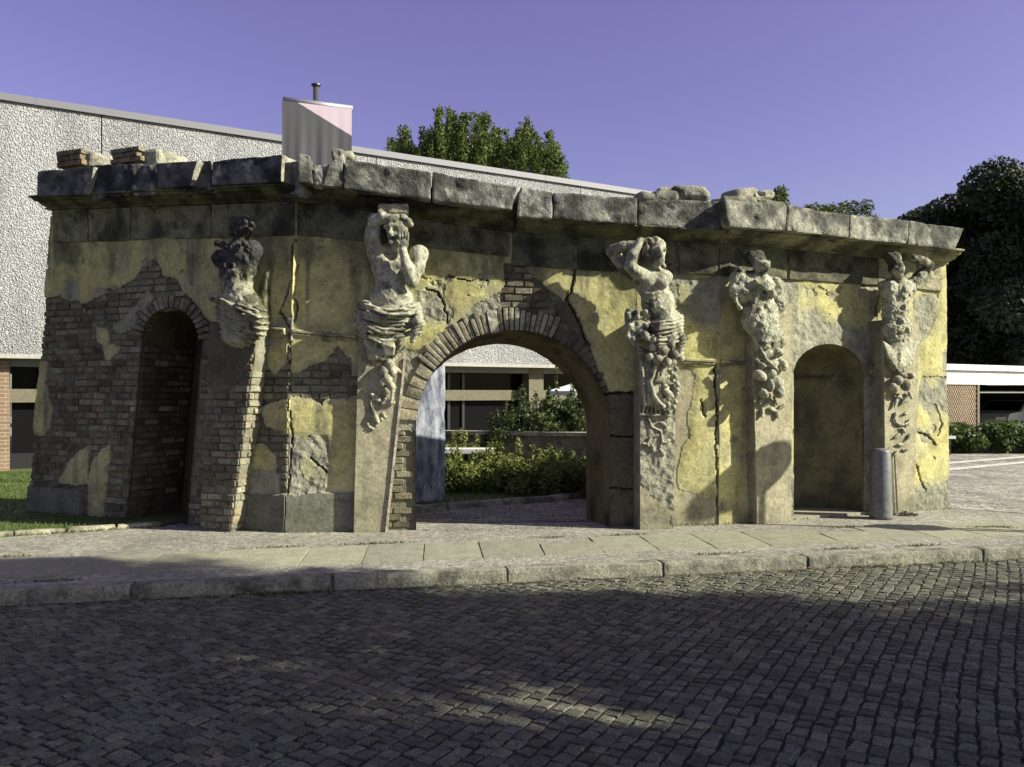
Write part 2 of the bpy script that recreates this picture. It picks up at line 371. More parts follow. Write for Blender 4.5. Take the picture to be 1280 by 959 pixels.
# ------------------------------------------------------------------ rounded, weathered block
def rblock(name, c8, parent, mat, colf, r=.02, amp=.012, freq=5.0, res=.05, smooth=False, lowamp=0.0, seed=0.0, endlight=None, label=None):
    """c8[a][b][c] corner points; a along, b depth, c up"""
    P = np.array([[[tuple(c8[a][b][c]) for c in (0,1)] for b in (0,1)] for a in (0,1)], float)
    dims = np.array([np.linalg.norm(P[1,0,0]-P[0,0,0]), np.linalg.norm(P[0,1,0]-P[0,0,0]), np.linalg.norm(P[0,0,1]-P[0,0,0])])
    ns = np.maximum(2, np.ceil(dims/res)).astype(int); Vs, Fs, fid = [], [], []; base = 0
    for ax in range(3):
        o1, o2 = [(1,2),(2,0),(0,1)][ax]
        for sd in (0, 1):
            A, B = np.meshgrid(np.linspace(0,1,ns[o1]+1), np.linspace(0,1,ns[o2]+1), indexing='ij')
            q = np.zeros(A.shape+(3,)); q[...,ax] = sd; q[...,o1] = A; q[...,o2] = B
            id_ = np.arange(A.size).reshape(A.shape) + base; base += A.size
            f = np.stack([id_[:-1,:-1], id_[1:,:-1], id_[1:,1:], id_[:-1,1:]], -1).reshape(-1,4)
            if sd == 0: f = f[:, ::-1]
            Vs.append(q.reshape(-1,3)); Fs.append(f); fid += [ax*2+sd]*A.size
    q = np.concatenate(Vs); m = q*dims; rr = min(r, dims.min()*.45)
    inner = np.clip(m, rr, dims-rr); d = m-inner; l = np.linalg.norm(d, axis=1, keepdims=True); m = inner + d/np.maximum(l, 1e-9)*np.minimum(l, rr) if True else m
    # corners pulled in unevenly, as on weathered stone
    t = m/dims; a, b, c = t[:,0:1], t[:,1:2], t[:,2:3]
    W = 0
    for i in (0,1):
        for j in (0,1):
            for k in (0,1):
                W = W + P[i,j,k]*(a if i else 1-a)*(b if j else 1-b)*(c if k else 1-c)
    ctr = P.mean((0,1,2)); nrm = W-ctr; nrm /= np.linalg.norm(nrm, axis=1, keepdims=True)+1e-9
    X, Y, Z = W.T + seed
    dv = np.stack([fbm(X*freq, Y*freq, Z*freq, 4), fbm(X*freq+31, Y*freq, Z*freq, 4), fbm(X*freq, Y*freq+47, Z*freq, 4)], -1)*amp*2
    if lowamp: dv += np.stack([fbm(X*1.7, Y*1.7, Z*1.7+9, 3), fbm(X*1.7+31, Y*1.7, Z*1.7, 3), fbm(X*1.7, Y*1.7+47, Z*1.7, 3)], -1)*lowamp*2
    edge = np.minimum(np.minimum(np.minimum(t[:,0],1-t[:,0])*dims[0], np.minimum(t[:,1],1-t[:,1])*dims[1]), np.minimum(t[:,2],1-t[:,2])*dims[2])
    W = W + dv - nrm*(sstep(.05,.25, fbm(X*4+5, Y*4, Z*4, 3))*amp*2.5)[:,None]
    col = colf(W, q)
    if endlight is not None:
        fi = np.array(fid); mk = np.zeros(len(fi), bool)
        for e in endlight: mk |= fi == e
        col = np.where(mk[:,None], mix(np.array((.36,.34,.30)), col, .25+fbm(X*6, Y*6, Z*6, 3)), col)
    o = obj(name, W, np.concatenate(Fs), mat, parent, col, smooth)
    if label: o['label'] = label
    return o
def weather(base, dark, lo=-.05, hi=.2, freq=4.0, seed=0.0, spot=None):
    base = np.array(base); dark = np.array(dark)
    def f(W, q=None):
        X, Y, Z = W.T + seed
        t = sstep(lo, hi, fbm(X*freq, Y*freq, Z*freq, 5)); c = mix(base, dark, t)
        c = c*(1 + .9*fbm(X*11, Y*11, Z*11, 3))[:,None]
        if spot is not None:
            s = sstep(.16,.24, fbm(X*7+40, Y*7, Z*7, 3)); c = mix(c, spot, s*.7)
        return c
    return f

# ------------------------------------------------------------------ ruin: plan
A_, C_, D_, E_, H_ = G(35,640), G(357,665), G(797,657), G(897,655), G(1185,635)
F1, F2, F3, F4 = Facet(A_, C_), Facet(C_, D_), Facet(D_, E_), Facet(E_, H_)
portal = empty('ruined_portal', (C_.x, C_.y+.3, 0), 'ruined yellow plaster and brick portal with three arches, carved half-figures and broken cornice', 'ruin')

def arch_poly(F, xbl, xbr, cx, sy, rx, ry, n=26, zb=-.2):
    pts = [(F.U(xbl), zb)]
    for i in range(n+1):
        t = math.pi*(1-i/n); pts.append(F.uz(cx+rx*math.cos(t), sy-ry*math.sin(t)))
    pts.append((F.U(xbr), zb)); return pts
OP1 = arch_poly(F1, 159, 232, 215.5, 428, 36, 43)
OP2 = arch_poly(F2, 520, 761, 640.5, 535, 120.5, 122)
OP4 = arch_poly(F4, 991, 1078, 1035, 470, 44, 40)

# ---- left block (in its own shade, wall colours painted darker for it too)
W1 = wall('wall', F1, (35, 67), (357, 371), (262, 250), 1.15, [
    ([(40,255),(400,240),(400,412),(300,400),(266,404),(255,395),(246,380),(228,362),(222,350),(205,345),(203,335),(193,324),(181,328),(177,338),(170,348),(158,355),(150,366),(135,361),(125,372),(112,377),(105,392),(100,376),(80,368),(55,374)], PL),
    ([(76,372),(82,352),(98,352),(101,376),(90,378)], GR), ([(113,378),(122,360),(133,360),(136,366),(120,374)], GR), ([(178,336),(180,325),(190,322),(190,332)], GR),
    ([(160,395),(185,362),(196,372),(188,386),(176,402),(164,412),(150,420),(140,410)], GR),
    ([(120,408),(136,411),(137,430),(152,434),(150,440),(136,453),(130,450),(131,432),(123,428)], PL),
    ([(52,450),(60,452),(59,475),(62,490),(67,512),(63,535),(56,546),(40,543),(44,505)], PL),
    ([(112,556),(111,607),(73,605),(85,580),(98,565)], PL), ([(140,556),(138,575),(134,610),(130,645),(117,655),(108,652),(112,600),(115,575),(128,562)], PL),
    ([(20,606),(104,611),(103,672),(20,672)], ST),
    ([(300,400),(370,395),(370,425),(331,437),(320,470),(300,470)], GR),
    ([(326,438),(362,420),(364,447),(346,470),(339,462)], PL),
    ([(327,509),(366,495),(366,546),(343,538),(332,531)], PL), ([(306,556),(331,555),(348,572),(346,588),(302,586)], PL),
    ([(296,586),(346,588),(352,600),(350,622),(296,624)], GR), ([(285,620),(366,617),(366,690),(285,690)], ST),
    ], BR, portal, opening=OP1, crust=.33, label='shaded end wall of bare brick with yellow plaster remains', brick_w=1.2, cols_mul=.9, cracks=[([(368,300),(366,350),(358,375),(352,390),(364,410)], .016), ([(263,255),(264,300)], .01), ([(362,415),(361,470),(362,545)], .014)], jag=(.05,.02),
    stains=[([(68,303),(106,304),(100,330),(72,333)], .75), ([(134,300),(150,300),(143,345),(138,350)], .6), ([(190,296),(198,296),(194,338),(190,338)], .6), ([(150,300),(165,300),(155,330)], .5), ([(222,298),(232,298),(228,325)], .6), ([(330,296),(345,296),(338,330),(334,330)], .6), ([(75,300),(92,300),(84,322)], .7), ([(352,296),(362,296),(360,340)], .5)])
# ---- middle face with the large arch
W2 = wall('wall', F2, (357, 371), (799, 799), (250, 300), .62, [
    ([(350,240),(820,270),(820,340),(720,340),(706,378),(620,390),(600,385),(560,410),(560,440),(520,442),(505,470),(440,470),(440,450),(434,447),(422,431),(409,450),(387,458),(370,467),(340,460)], PL),
    ([(523,362),(556,366),(557,402),(530,404),(520,390)], GR), ([(580,400),(590,383),(612,372),(625,366),(630,388),(590,400)], GR),
    ([(632,329),(652,330),(664,345),(687,363),(708,379),(694,391),(626,388),(624,371),(631,357)], BR),
    ([(694,382),(708,374),(724,396),(735,432),(745,470),(720,440),(700,410)], DK),
    ([(709,375),(718,340),(735,337),(820,337),(820,492),(761,489),(746,460),(735,430),(722,395)], PL),
    ([(754,489),(820,491),(820,680),(754,680)], DK),
    ([(340,494),(390,497),(403,507),(409,497),(428,498),(470,489),(470,617),(409,617),(409,546),(360,545),(340,545)], PL),
    ([(340,545),(409,546),(409,619),(340,619)], GR), ([(372,575),(388,570),(398,590),(384,600)], PL), ([(340,617),(480,616),(480,690),(340,690)], ST),
    ([(480,430),(530,440),(528,470),(524,540),(500,540),(470,540)], GR), ([(470,538),(530,540),(530,690),(470,690)], BR),
    ], BR, portal, opening=OP2, crust=.55, label='front wall with large through arch and patchy plaster', jag=(.03,0),
    cracks=[([(719,338),(714,360),(708,376)], .018), ([(708,376),(722,397),(733,430),(745,462),(757,490)], .016), ([(372,330),(366,360),(372,385),(366,412)], .016), ([(533,362),(548,366),(556,384),(560,404)], .014), ([(361,497),(365,545),(361,618)], .016), ([(388,572),(410,590)], .014), ([(754,491),(800,490)], .013), ([(757,545),(800,546)], .010), ([(757,610),(800,612)], .010), ([(560,345),(585,352),(610,350)], .008)],
    stains=[([(372,294),(402,296),(398,330),(376,322)], .5), ([(560,300),(580,302),(575,345),(566,345)], .5), ([(610,318),(632,320),(630,356),(618,350)], .6), ([(640,330),(660,333),(652,345)], .6), ([(420,300),(446,302),(440,345),(430,330)], .6), ([(745,340),(760,340),(754,385)], .5), ([(775,340),(796,340),(796,420),(784,380)], .6), ([(530,312),(548,314),(540,335)], .6)])
W3 = wall('wall', F3, (795, 795), (897, 900), (300, 300), .62, [
    ([(780,340),(870,335),(905,330),(905,408),(880,405),(866,398),(845,385)], GR), ([(862,340),(885,336),(888,346),(868,350)], PL), ([(846,352),(860,360),(858,385),(848,378)], PL),
    ([(838,452),(852,452),(868,470),(866,500),(858,520),(862,545),(850,560),(846,600),(852,640),(846,670),(838,670)], TN), ([(889,462),(905,462),(905,560),(893,540),(894,500)], GR),
    ([(838,610),(860,615),(880,622),(905,618),(905,670),(838,670)], TN), ([(876,502),(881,502),(881,522),(876,520)], GR)], PL, portal, crust=.12, streak=.5, label='sunlit plaster bay between two figure pilasters', cracks=[([(893,455),(896,520),(894,560),(899,660)], .018), ([(876,500),(881,520)], .012)])
W4 = wall('wall', F4, (897, 899), (1185, 1180), (300, 330), .62, [
    ([(890,345),(912,345),(905,380),(898,400),(890,420)], GR),
    ([(975,346),(996,346),(998,404),(1004,400),(1003,388),(1018,384),(1030,398),(1040,408),(1052,403),(1064,412),(1076,408),(1088,420),(1096,470),(1090,680),(985,680),(975,430)], GR),
    ([(1084,330),(1094,330),(1096,470),(1086,440)], GR), ([(985,500),(993,500),(991,580),(984,590)], PL),
    ([(1140,372),(1172,366),(1170,395),(1160,418),(1140,440)], GR), ([(1150,470),(1190,472),(1190,520),(1170,510),(1160,520),(1146,500)], GR),
    ([(1156,474),(1172,476),(1168,488),(1160,484)], PL), ([(1142,535),(1158,540),(1168,556),(1150,552)], GR), ([(1142,606),(1190,600),(1190,690),(1142,690)], GR), ([(1176,440),(1190,440),(1190,470),(1178,465)], GR)],
    PL, portal, opening=OP4, crust=.12, streak=.5, label='sunlit plaster bay with round-headed niche', jag=(.02,.04), rough_c=.8, cracks=[([(1168,505),(1176,530),(1170,545)], .014), ([(1146,540),(1160,545),(1168,556)], .016), ([(1144,580),(1148,600),(1156,612)], .014), ([(1098,365),(1092,395)], .012)])
# ---- back faces and ends
def back(F, u0, u1, z, T, parent, op=None, s=.05):
    nu, nz = int((u1-u0)/s), int(z/s)
    U, Z = np.meshgrid(np.linspace(u0,u1,nu+1), np.linspace(-.05,z,nz+1)); keep = np.ones((nz,nu), bool)
    if op is not None:
        ins = pip(U, Z, op); keep = ~(ins[:-1,:-1]&ins[1:,:-1]&ins[:-1,1:]&ins[1:,1:]); bx, by, d = nearest_on(op, U, Z)
        near = ins & (d < s*2); U = np.where(near, bx, U); Z = np.where(near, by, Z)
    c = mix(C_GR, C_DK, sstep(-.1,.25,fbm(U*2,Z*2,3))); i = np.arange(U.size).reshape(U.shape)
    q = np.stack([i[:-1,1:], i[:-1,:-1], i[1:,:-1], i[1:,1:]], -1)[keep]
    obj('back_wall', F.arr(U, Z, -T + fbm(U*4,Z*4,1)*.03).reshape(-1,3), q, M_WALL, parent, c.reshape(-1,3))
uc2 = (F2.U(520)+F2.U(761))/2
OP2B = [(uc2 - .12 + (a-uc2)*.962, b if b < 0 else b*.945) for a, b in OP2]
back(F1, 0, F1.L, 4.1, 1.15, portal); back(F2, 0, F2.L, 3.75, .62, portal, OP2B); back(F3, 0, F3.L, 3.65, .62, portal); back(F4, 0, F4.L, 3.5, 1.0, portal)
# ---- reveals
def reveal(name, F, op, opb, depth, parent, base, dark, n=14, amp=.02, close=False, f=5.0):
    def dens(p):
        out = []
        for i in range(len(p)-1):
            k = 14 if i in (0, len(p)-2) else 2
            for j in range(k): out.append((p[i][0]+(p[i+1][0]-p[i][0])*j/k, p[i][1]+(p[i+1][1]-p[i][1])*j/k))
        out.append(p[-1]); return np.array(out)
    a, b = dens(op), dens(opb); V = []; m = len(a)
    for k in range(n+1):
        t = k/n; q = a+(b-a)*t; V.append(F.arr(q[:,0], q[:,1], .03-(depth+.03)*t))
    V = np.array(V); X, Y, Z = V.reshape(-1,3).T
    c = mix(base, dark, sstep(-.08,.2,fbm(X*f, Y*f, Z*f*.5, 4))).reshape(V.shape)
    ctr = V.mean((0,1)); w = V-ctr; w[...,1] *= .0; w /= np.linalg.norm(w, axis=-1, keepdims=True)+1e-6
    V = V + w*(fbm(X*6, Y*6, Z*6, 4).reshape(V.shape[:2])*amp*2)[...,None]*np.linspace(.2,1,n+1)[:,None,None]
    i = np.arange((n+1)*m).reshape(n+1, m); q = np.stack([i[:-1,:-1], i[1:,:-1], i[1:,1:], i[:-1,1:]], -1).reshape(-1,4)
    V = V.reshape(-1,3); c = c.reshape(-1,3)
    if close:
        j = [list(i[-1])]; me = mesh_from(name, V, [list(map(int, x)) for x in q] + [[int(x) for x in j[0]]], c); return link(name, me, M_WALL, parent)
    return obj(name, V, q, M_WALL, parent, c)
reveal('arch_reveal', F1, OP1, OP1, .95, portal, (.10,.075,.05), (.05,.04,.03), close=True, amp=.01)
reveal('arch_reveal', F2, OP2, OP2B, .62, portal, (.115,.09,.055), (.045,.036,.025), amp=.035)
# niche: half cylinder and half dome
un, zn, rn_, dn = F4.U(1034.5), F4.uz(1035,470)[1], (F4.U(1079)-F4.U(991))/2, .62
th = np.linspace(0, math.pi, 25); rows = []
for z in np.linspace(0, zn, 30): rows.append((un-rn_*np.cos(th), np.full(25, z), -dn*np.sin(th)))
zc = F4.uz(1035,430)[1]-zn
for p in np.linspace(0, math.pi/2, 12)[1:]:
    rows.append((un-rn_*np.cos(th)*math.cos(p), np.full(25, zn+zc*math.sin(p)), -dn*np.sin(th)*math.cos(p)))
NV = np.array([F4.arr(*r_) for r_ in rows]); i = np.arange(NV.shape[0]*25).reshape(-1,25)
X, Y, Z = NV.reshape(-1,3).T; NV = NV.reshape(-1,3); NV[:,1] += fbm(X*5,Y*5,Z*5,4)*.04
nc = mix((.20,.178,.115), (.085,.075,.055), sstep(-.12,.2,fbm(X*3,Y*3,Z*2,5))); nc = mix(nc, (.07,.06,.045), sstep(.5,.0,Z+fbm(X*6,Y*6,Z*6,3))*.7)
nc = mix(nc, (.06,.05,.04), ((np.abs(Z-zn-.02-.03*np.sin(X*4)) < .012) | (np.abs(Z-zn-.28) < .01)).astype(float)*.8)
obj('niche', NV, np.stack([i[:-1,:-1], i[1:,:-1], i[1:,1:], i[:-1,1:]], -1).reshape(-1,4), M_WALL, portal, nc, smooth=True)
MB().quad_box([tuple(F4.pt(F4.U(984)+a*(F4.U(1086)-F4.U(984)), z, b)) for z in (-.03,.035) for a, b in ((0,.07),(1,.07),(1,-.62),(0,-.62))]).build('niche_step', M_SLAB, portal, color=(.28,.26,.22))

# ---- bare brick inside the left arch and large blocks
allbr = lambda a, b: np.full(np.shape(a), BR)
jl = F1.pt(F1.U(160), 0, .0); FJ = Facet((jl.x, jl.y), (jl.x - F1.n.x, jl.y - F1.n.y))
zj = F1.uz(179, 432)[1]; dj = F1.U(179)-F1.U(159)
lay_bricks(FJ, allbr, lambda z: (0, .9), zj, W1, None, .1, .62, oz=lambda z: dj*z/zj)  # reveal bricks painted darker for the deep shade inside the arch

# ---- voussoirs
def voussoirs(F, cx, sy, rx, ry, a0, a1, n, depth_px, o, parent, colset, skip=(), gap=.12, lo=.0):
    rnd = random.Random(n)
    for k in range(n):
        if k in skip: continue
        t0, t1 = a0+(a1-a0)*(k+gap*.5)/n, a0+(a1-a0)*(k+1-gap*.5)/n; dp = depth_px*rnd.uniform(.85,1.15)
        pp = [[F.uz(cx-(rx+d)*math.cos(t), sy-(ry+d)*math.sin(t)) for d in (-lo, dp)] for t in (t0, t1)]
        f = o + rnd.uniform(-.012,.012); bk = f-.2
        c8 = [[[F.pt(*pp[a][c], oo) for c in (0,1)] for oo in (f, bk)] for a in (0,1)]
        rblock('voussoir', c8, parent, M_STONE, weather(np.array(rnd.choice(colset))*rnd.uniform(.8,1.15), (.12,.11,.09), .05, .3, seed=k), r=.012, amp=.007, res=.06)
LB = [(.31,.285,.235),(.30,.265,.215),(.33,.31,.26),(.28,.245,.20)]
voussoirs(F2, 640.5, 535, 120.5, 122, R(36), R(114), 27, 26, .052, portal, LB, skip=(14,15))
# keystone of the large arch
k0, k1 = R(84.0), R(92.0)
pp = [[F2.uz(640.5-(120.5+d)*math.cos(t), 535-(122+d)*math.sin(t)) for d in (-1, 27)] for t in (R(76.8), R(82.2))]
rblock('keystone', [[[F2.pt(*pp[a][c], oo) for c in (0,1)] for oo in (.075,-.15)] for a in (0,1)], portal, M_STONE, weather((.38,.36,.32),(.2,.19,.16)), r=.015, amp=.008, res=.04)
voussoirs(F2, 640.5, 535, 120.5, 122, R(114.5), R(160), 11, 20, .028, portal, [(.15,.13,.10),(.12,.10,.08)], gap=.05)  # ring beyond the shadow edge, painted dark like the shade there
voussoirs(F2, 640.5, 535, 120.5, 122, R(4), R(35), 5, 22, .05, portal, [(.37,.32,.25),(.34,.30,.24)], gap=.06)
voussoirs(F1, 215.5, 428, 36, 43, R(8), R(176), 19, 15, .05, portal, [(.22,.18,.14),(.19,.16,.13),(.25,.20,.16)], gap=.16)

# ---- pilasters (each a little wall of its own in front of the face)
def pilaster(F, o, xL, xR, ytop, polys, default, label=None, **kw):
    return wall('pilaster', F.shifted(o), xL, xR, ytop, o+.05, polys, default, portal, label=label, crust=kw.pop('crust', .0), **kw)
P1 = pilaster(F1, .26, (249,262), (287,323), (404,404), [([(240,395),(340,395),(318,440),(306,470),(290,482),(280,500),(262,485),(240,440)], DK)], BR, 'leaning brick pilaster with a bright broken edge', jag=(.03,.05), brick_w=2)
P2 = pilaster(F2, .13, (442,449), (484,509), (400,400), [], TN, 'tapering smooth stone pilaster beside the large arch', streak=.35)
P3 = pilaster(F3, .30, (800,800), (841,846), (396,396), [([(795,518),(850,516),(850,600),(838,640),(800,604)], GR), ([(836,440),(850,440),(850,680),(838,680)], GR)], TN, 'pilaster with rough worn middle and carved vine', streak=.4, jag=(.0,.03))
P4 = pilaster(F4, .20, (946,940), (988,990), (380,380), [], TN, 'pilaster with fruit relief beside the niche', streak=.3, jag=(.02,.03))
P5 = pilaster(F4, .24, (1106,1104), (1142,1148), (400,400), [], TN, 'end pilaster with fruit relief behind the bollard', streak=.3, jag=(.0,.03))
# raised fillet along the tapering pilaster
MB().quad_box([tuple(F2.pt(F2.U(x), z, o)) for x, x2, z in ((482,485,0.0),(505,508,F2.uz(505,448,.13)[1])) for x, o in ((x,.13),(x2,.13),(x2,.165),(x,.165))]).build('fillet', stone_mat('fillet_stone','const',color=(.42,.37,.28)), portal)
# lit side of the leaning brick pilaster, bricks painted brighter as if sunlit
ps0 = F1.pt(F1.U(287, .26), 0, .27); FS = Facet((ps0.x, ps0.y), (ps0.x - F1.n.x, ps0.y - F1.n.y))
zp = F1.uz(323, 404, .26)[1]; dp_ = F1.U(323, .26) - F1.U(287, .26)
lay_bricks(FS, allbr, lambda z: (0, .27), zp*.8, P1, None, 1.5, 1.35, oz=lambda z: dp_*z/zp + .012)

# ---- frieze
def frieze(F, xs, ytops, ybots, o, cols, parent, gap=.004, T=.1):
    for k in range(len(xs)-1):
        c8 = [[[F.pt(F.U(x, oo)+ (gap if a == 0 else -gap), F.uz(x, y, o)[1], oo) for y in (ybots[k+a], ytops[k+a])] for oo in (o, -T)] for a, x in ((0, xs[k]), (1, xs[k+1]))]
        rblock('frieze_block', c8, parent, M_STONE, weather(cols[0], cols[1], -.06, .17, 4.0, seed=k*3.1), r=.012, amp=.010, res=.05, lowamp=.008)
FZ = ((.20,.19,.125), (.055,.053,.042))
frieze(F1, [66,110,163,264,369.5], [262,261,259,257,249], [303,302,300,297,294], .062, FZ, portal)
frieze(F2, [370.5,505,638], [249,268,292], [293,307,320], .062, ((.13,.125,.09),(.04,.039,.032)), portal)
frieze(F2, [640,722,800], [288,294,300], [331,337,341], .062, ((.13,.125,.09),(.04,.039,.032)), portal)
frieze(F3, [800,848,898], [298,302,305], [340,342,344], .062, ((.13,.125,.09),(.04,.039,.032)), portal)
frieze(F4, [899,985,1098], [303,310,318], [344,349,356], .062, ((.13,.125,.09),(.04,.039,.032)), portal)
frieze(F4, [1098,1146,1178], [318,324,329], [356,361,364], .062, ((.33,.30,.22),(.16,.15,.12)), portal)

# ---- bed mouldings under the cornice
def moulding(name, F, x0, x1, yt, yb, parent, prof, base, dark, ot=.36, ob=.07, seg=.04, amp=.008, tilt=0):
    z00, z01 = F.uz(x0, yt[0], ot)[1], F.uz(x1, yt[1], ot)[1]; z10, z11 = F.uz(x0, yb[0], ob)[1], F.uz(x1, yb[1], ob)[1]
    n = int((F.U(x1)-F.U(x0))/seg)+1; S = np.linspace(0,1,n+1)[:,None]; pr = np.array(prof)
    zt = z00+(z01-z00)*S; zb = z10+(z11-z10)*S; Z = zt+(zb-zt)*pr[:,1][None]; O = np.repeat(pr[:,0][None], n+1, 0)
    U = F.U(x0, ot*.6)+(F.U(x1, ot*.6)-F.U(x0, ot*.6))*S + 0*O
    er = fbm(U*5, Z*9, 3.0, 4); O = O - np.where(O > .1, np.maximum(er-.05,0)*.35, 0)
    V = F.arr(U, Z + fbm(U*8,Z*8,1)*amp, O + fbm(U*7, Z*20, 6, 3)*amp*2).reshape(-1,3); m = len(prof); i = np.arange((n+1)*m).reshape(n+1, m)
    q = [list(map(int, x)) for x in np.stack([i[:-1,:-1], i[:-1,1:], i[1:,1:], i[1:,:-1]], -1).reshape(-1,4)] + [[int(x) for x in i[0]], [int(x) for x in i[-1][::-1]]]
    c = mix(base, dark, sstep(-.12,.16,fbm(U*4,Z*8,5.0,4))).reshape(-1,3)
    return link(name, mesh_from(name, V, q, c), M_STONE, parent)
BM = [(-.1,0),(.37,0),(.37,.13),(.33,.17),(.31,.36),(.25,.42),(.22,.62),(.12,.80),(.10,.82),(.10,.97),(.06,1.0),(-.1,1.0)]
moulding('bed_moulding', F1, 47, 369, (243,228), (264,252), portal, BM, (.15,.138,.085), (.035,.033,.025))
moulding('bed_moulding', F2, 373, 643, (229,263), (251,291), portal, BM, (.15,.138,.085), (.035,.033,.025))
moulding('bed_moulding', F2, 645, 800, (269,281), (290,300), portal, BM, (.15,.14,.09), (.06,.055,.04))
moulding('bed_moulding', F3, 798, 903, (281,288), (299,305), portal, BM, (.17,.155,.10), (.06,.055,.04))
moulding('bed_moulding', F4, 906, 1196, (284,310), (304,332), portal, BM, (.30,.28,.20), (.11,.10,.08), ot=.40)

# ---- cornice stones
def corona(F, x0, x1, t0, t1, b0, b1, o=.43, back=-.62, base=(.275,.265,.255), dark=(.085,.083,.08), seed=0., ends=None, amp=.009, low=.010, r=.016, skew=(0,0)):
    c8 = []
    for x, t, b, s in ((x0,t0,b0,skew[0]), (x1,t1,b1,skew[1])):
        ub, zb = F.uz(x, b, o); ut, ztp = F.uz(x+s, t, o)
        c8.append([[F.pt(ub, zb, o-.02), F.pt(ut, ztp, o)], [F.pt(ub, zb, back), F.pt(ut, ztp+.02, back)]])
    return rblock('cornice_block', c8, portal, M_STONE, weather(base, dark, -.10, .12, 4.0, seed, spot=(.40,.38,.33)), r=r, amp=amp, freq=11.0, res=.026, lowamp=low, seed=seed, endlight=ends)
DK1 = dict(base=(.125,.122,.13), dark=(.034,.034,.04))  # left stones painted dark for their shade, broken ends lighter as if sunlit
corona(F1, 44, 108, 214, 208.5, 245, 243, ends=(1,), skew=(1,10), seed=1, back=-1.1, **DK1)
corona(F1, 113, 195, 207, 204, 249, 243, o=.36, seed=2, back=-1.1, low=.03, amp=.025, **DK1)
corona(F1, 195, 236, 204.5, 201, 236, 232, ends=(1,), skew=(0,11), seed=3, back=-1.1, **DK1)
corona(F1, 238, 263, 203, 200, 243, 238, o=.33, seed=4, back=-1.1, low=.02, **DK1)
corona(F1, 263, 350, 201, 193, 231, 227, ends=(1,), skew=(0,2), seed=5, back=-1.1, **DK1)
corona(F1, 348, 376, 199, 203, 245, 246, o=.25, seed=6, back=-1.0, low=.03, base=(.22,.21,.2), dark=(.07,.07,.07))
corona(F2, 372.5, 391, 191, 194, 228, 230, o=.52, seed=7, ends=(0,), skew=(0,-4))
corona(F2, 390, 411, 205, 204, 231, 232, o=.49, seed=8, low=.03, amp=.03)
corona(F2, 403, 429.3, 205, 190, 231, 234, o=.52, seed=9, skew=(8,0))
corona(F2, 430, 539, 198, 214.5, 234.5, 249, o=.52, seed=10)
corona(F2, 540.5, 641, 214.5, 233, 250, 262, o=.52, seed=11, skew=(0,5))
corona(F2, 646.5, 691, 233, 240, 270, 273, o=.45, seed=12, skew=(4,0))
corona(F2, 692, 797.5, 240, 247, 273, 280, o=.45, seed=13)
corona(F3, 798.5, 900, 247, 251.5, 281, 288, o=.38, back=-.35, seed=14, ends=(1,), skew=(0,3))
corona(F4, 912, 984, 249, 256, 283.5, 288, o=.50, back=-.35, seed=15, skew=(-6,0), base=(.30,.29,.265))
corona(F4, 984.7, 1062.5, 256, 268, 288, 297, o=.50, back=-.35, seed=16, base=(.30,.29,.265))
corona(F4, 1063.5, 1136.5, 268, 275.5, 297.5, 305, o=.50, back=-.35, seed=17, base=(.30,.29,.265))
corona(F4, 1137.5, 1195, 275.5, 285, 305.5, 312, o=.50, back=-.35, seed=18, base=(.30,.29,.265), skew=(0,11))
# rubble lying broken on the cornice
def rubble(F, x0, y0, x1, y1, o, d, seed, base=(.25,.24,.21), dark=(.11,.105,.095), tilt=0, label=None):
    c8 = [[[F.pt(*F.uz(x, y + (tilt if a else 0), o), o if b == 0 else o-d) for y in (y1, y0)] for b in (0,1)] for a, x in ((0,x0),(1,x1))]
    rblock('broken_stone', c8, portal, M_STONE, weather(base, dark, -.05, .2, 4, seed), r=.09, amp=.03, lowamp=.05, res=.03, seed=seed)
rubble(F3, 838, 229, 888, 251, .35, .6, 21, tilt=4); rubble(F2, 798, 236, 850, 252, .40, .5, 22); rubble(F2, 822, 232, 868, 250, .30, .5, 23, base=(.3,.285,.24))
rubble(F4, 906, 243, 985, 256, .36, .6, 24, tilt=6, base=(.34,.32,.27)); rubble(F4, 921, 233, 952, 250, .25, .4, 25, base=(.34,.32,.27)); rubble(F4, 946, 239, 970, 252, .3, .3, 26, base=(.34,.32,.27))
rubble(F2, 415, 184, 430, 206, .30, .3, 27); rubble(F2, 426, 188, 445, 204, .15, .35, 28)
# two stubs of brickwork on the left cornice
def stub(x0, x1, y0, y1, o, d, tail):
    F = F1.shifted(o); u0, zb = F.uz(x0, y1); u1, zt = F.uz(x1, y0)
    n = max(3, round((zt-zb)/.085)); ch = (zt-zb)/n
    st = rblock('brick_stub', [[[F.pt(uu, zz, oo) for zz in (zb-.1, zt-.02)] for oo in (-.02, -d)] for uu in (u0+.02, u1+tail)], portal, M_STONE, weather((.33,.31,.27),(.2,.19,.16)), r=.08, amp=.03, res=.05, lowamp=.02)
    for r_ in range(n):
        x = u0 - (.0 if r_ % 2 else .1) + random.uniform(-.03,.03); e = u1 + random.uniform(-.03,.02) + (.015*(n-r_))
        while x < e-.06:
            l = min(.235, e-x); c = np.array(random.choice(BRICK_COLS))*random.uniform(1.1,1.5)
            p = F.pt(max(x,u0-.02)+l/2, zb+(r_+.5)*ch, 0); rot = Matrix(((F.u.x, -F.n.x, 0), (F.u.y, -F.n.y, 0), (0,0,1))).to_4x4()
            BRICKS.append((Matrix.Translation(p) @ rot, Vector((l-.014, .12, ch-.006)), tuple(c), st, 3)); x += l
stub(76, 106, 186, 211, .15, .5, .12); stub(143, 178, 183, 207, .05, .6, .25)

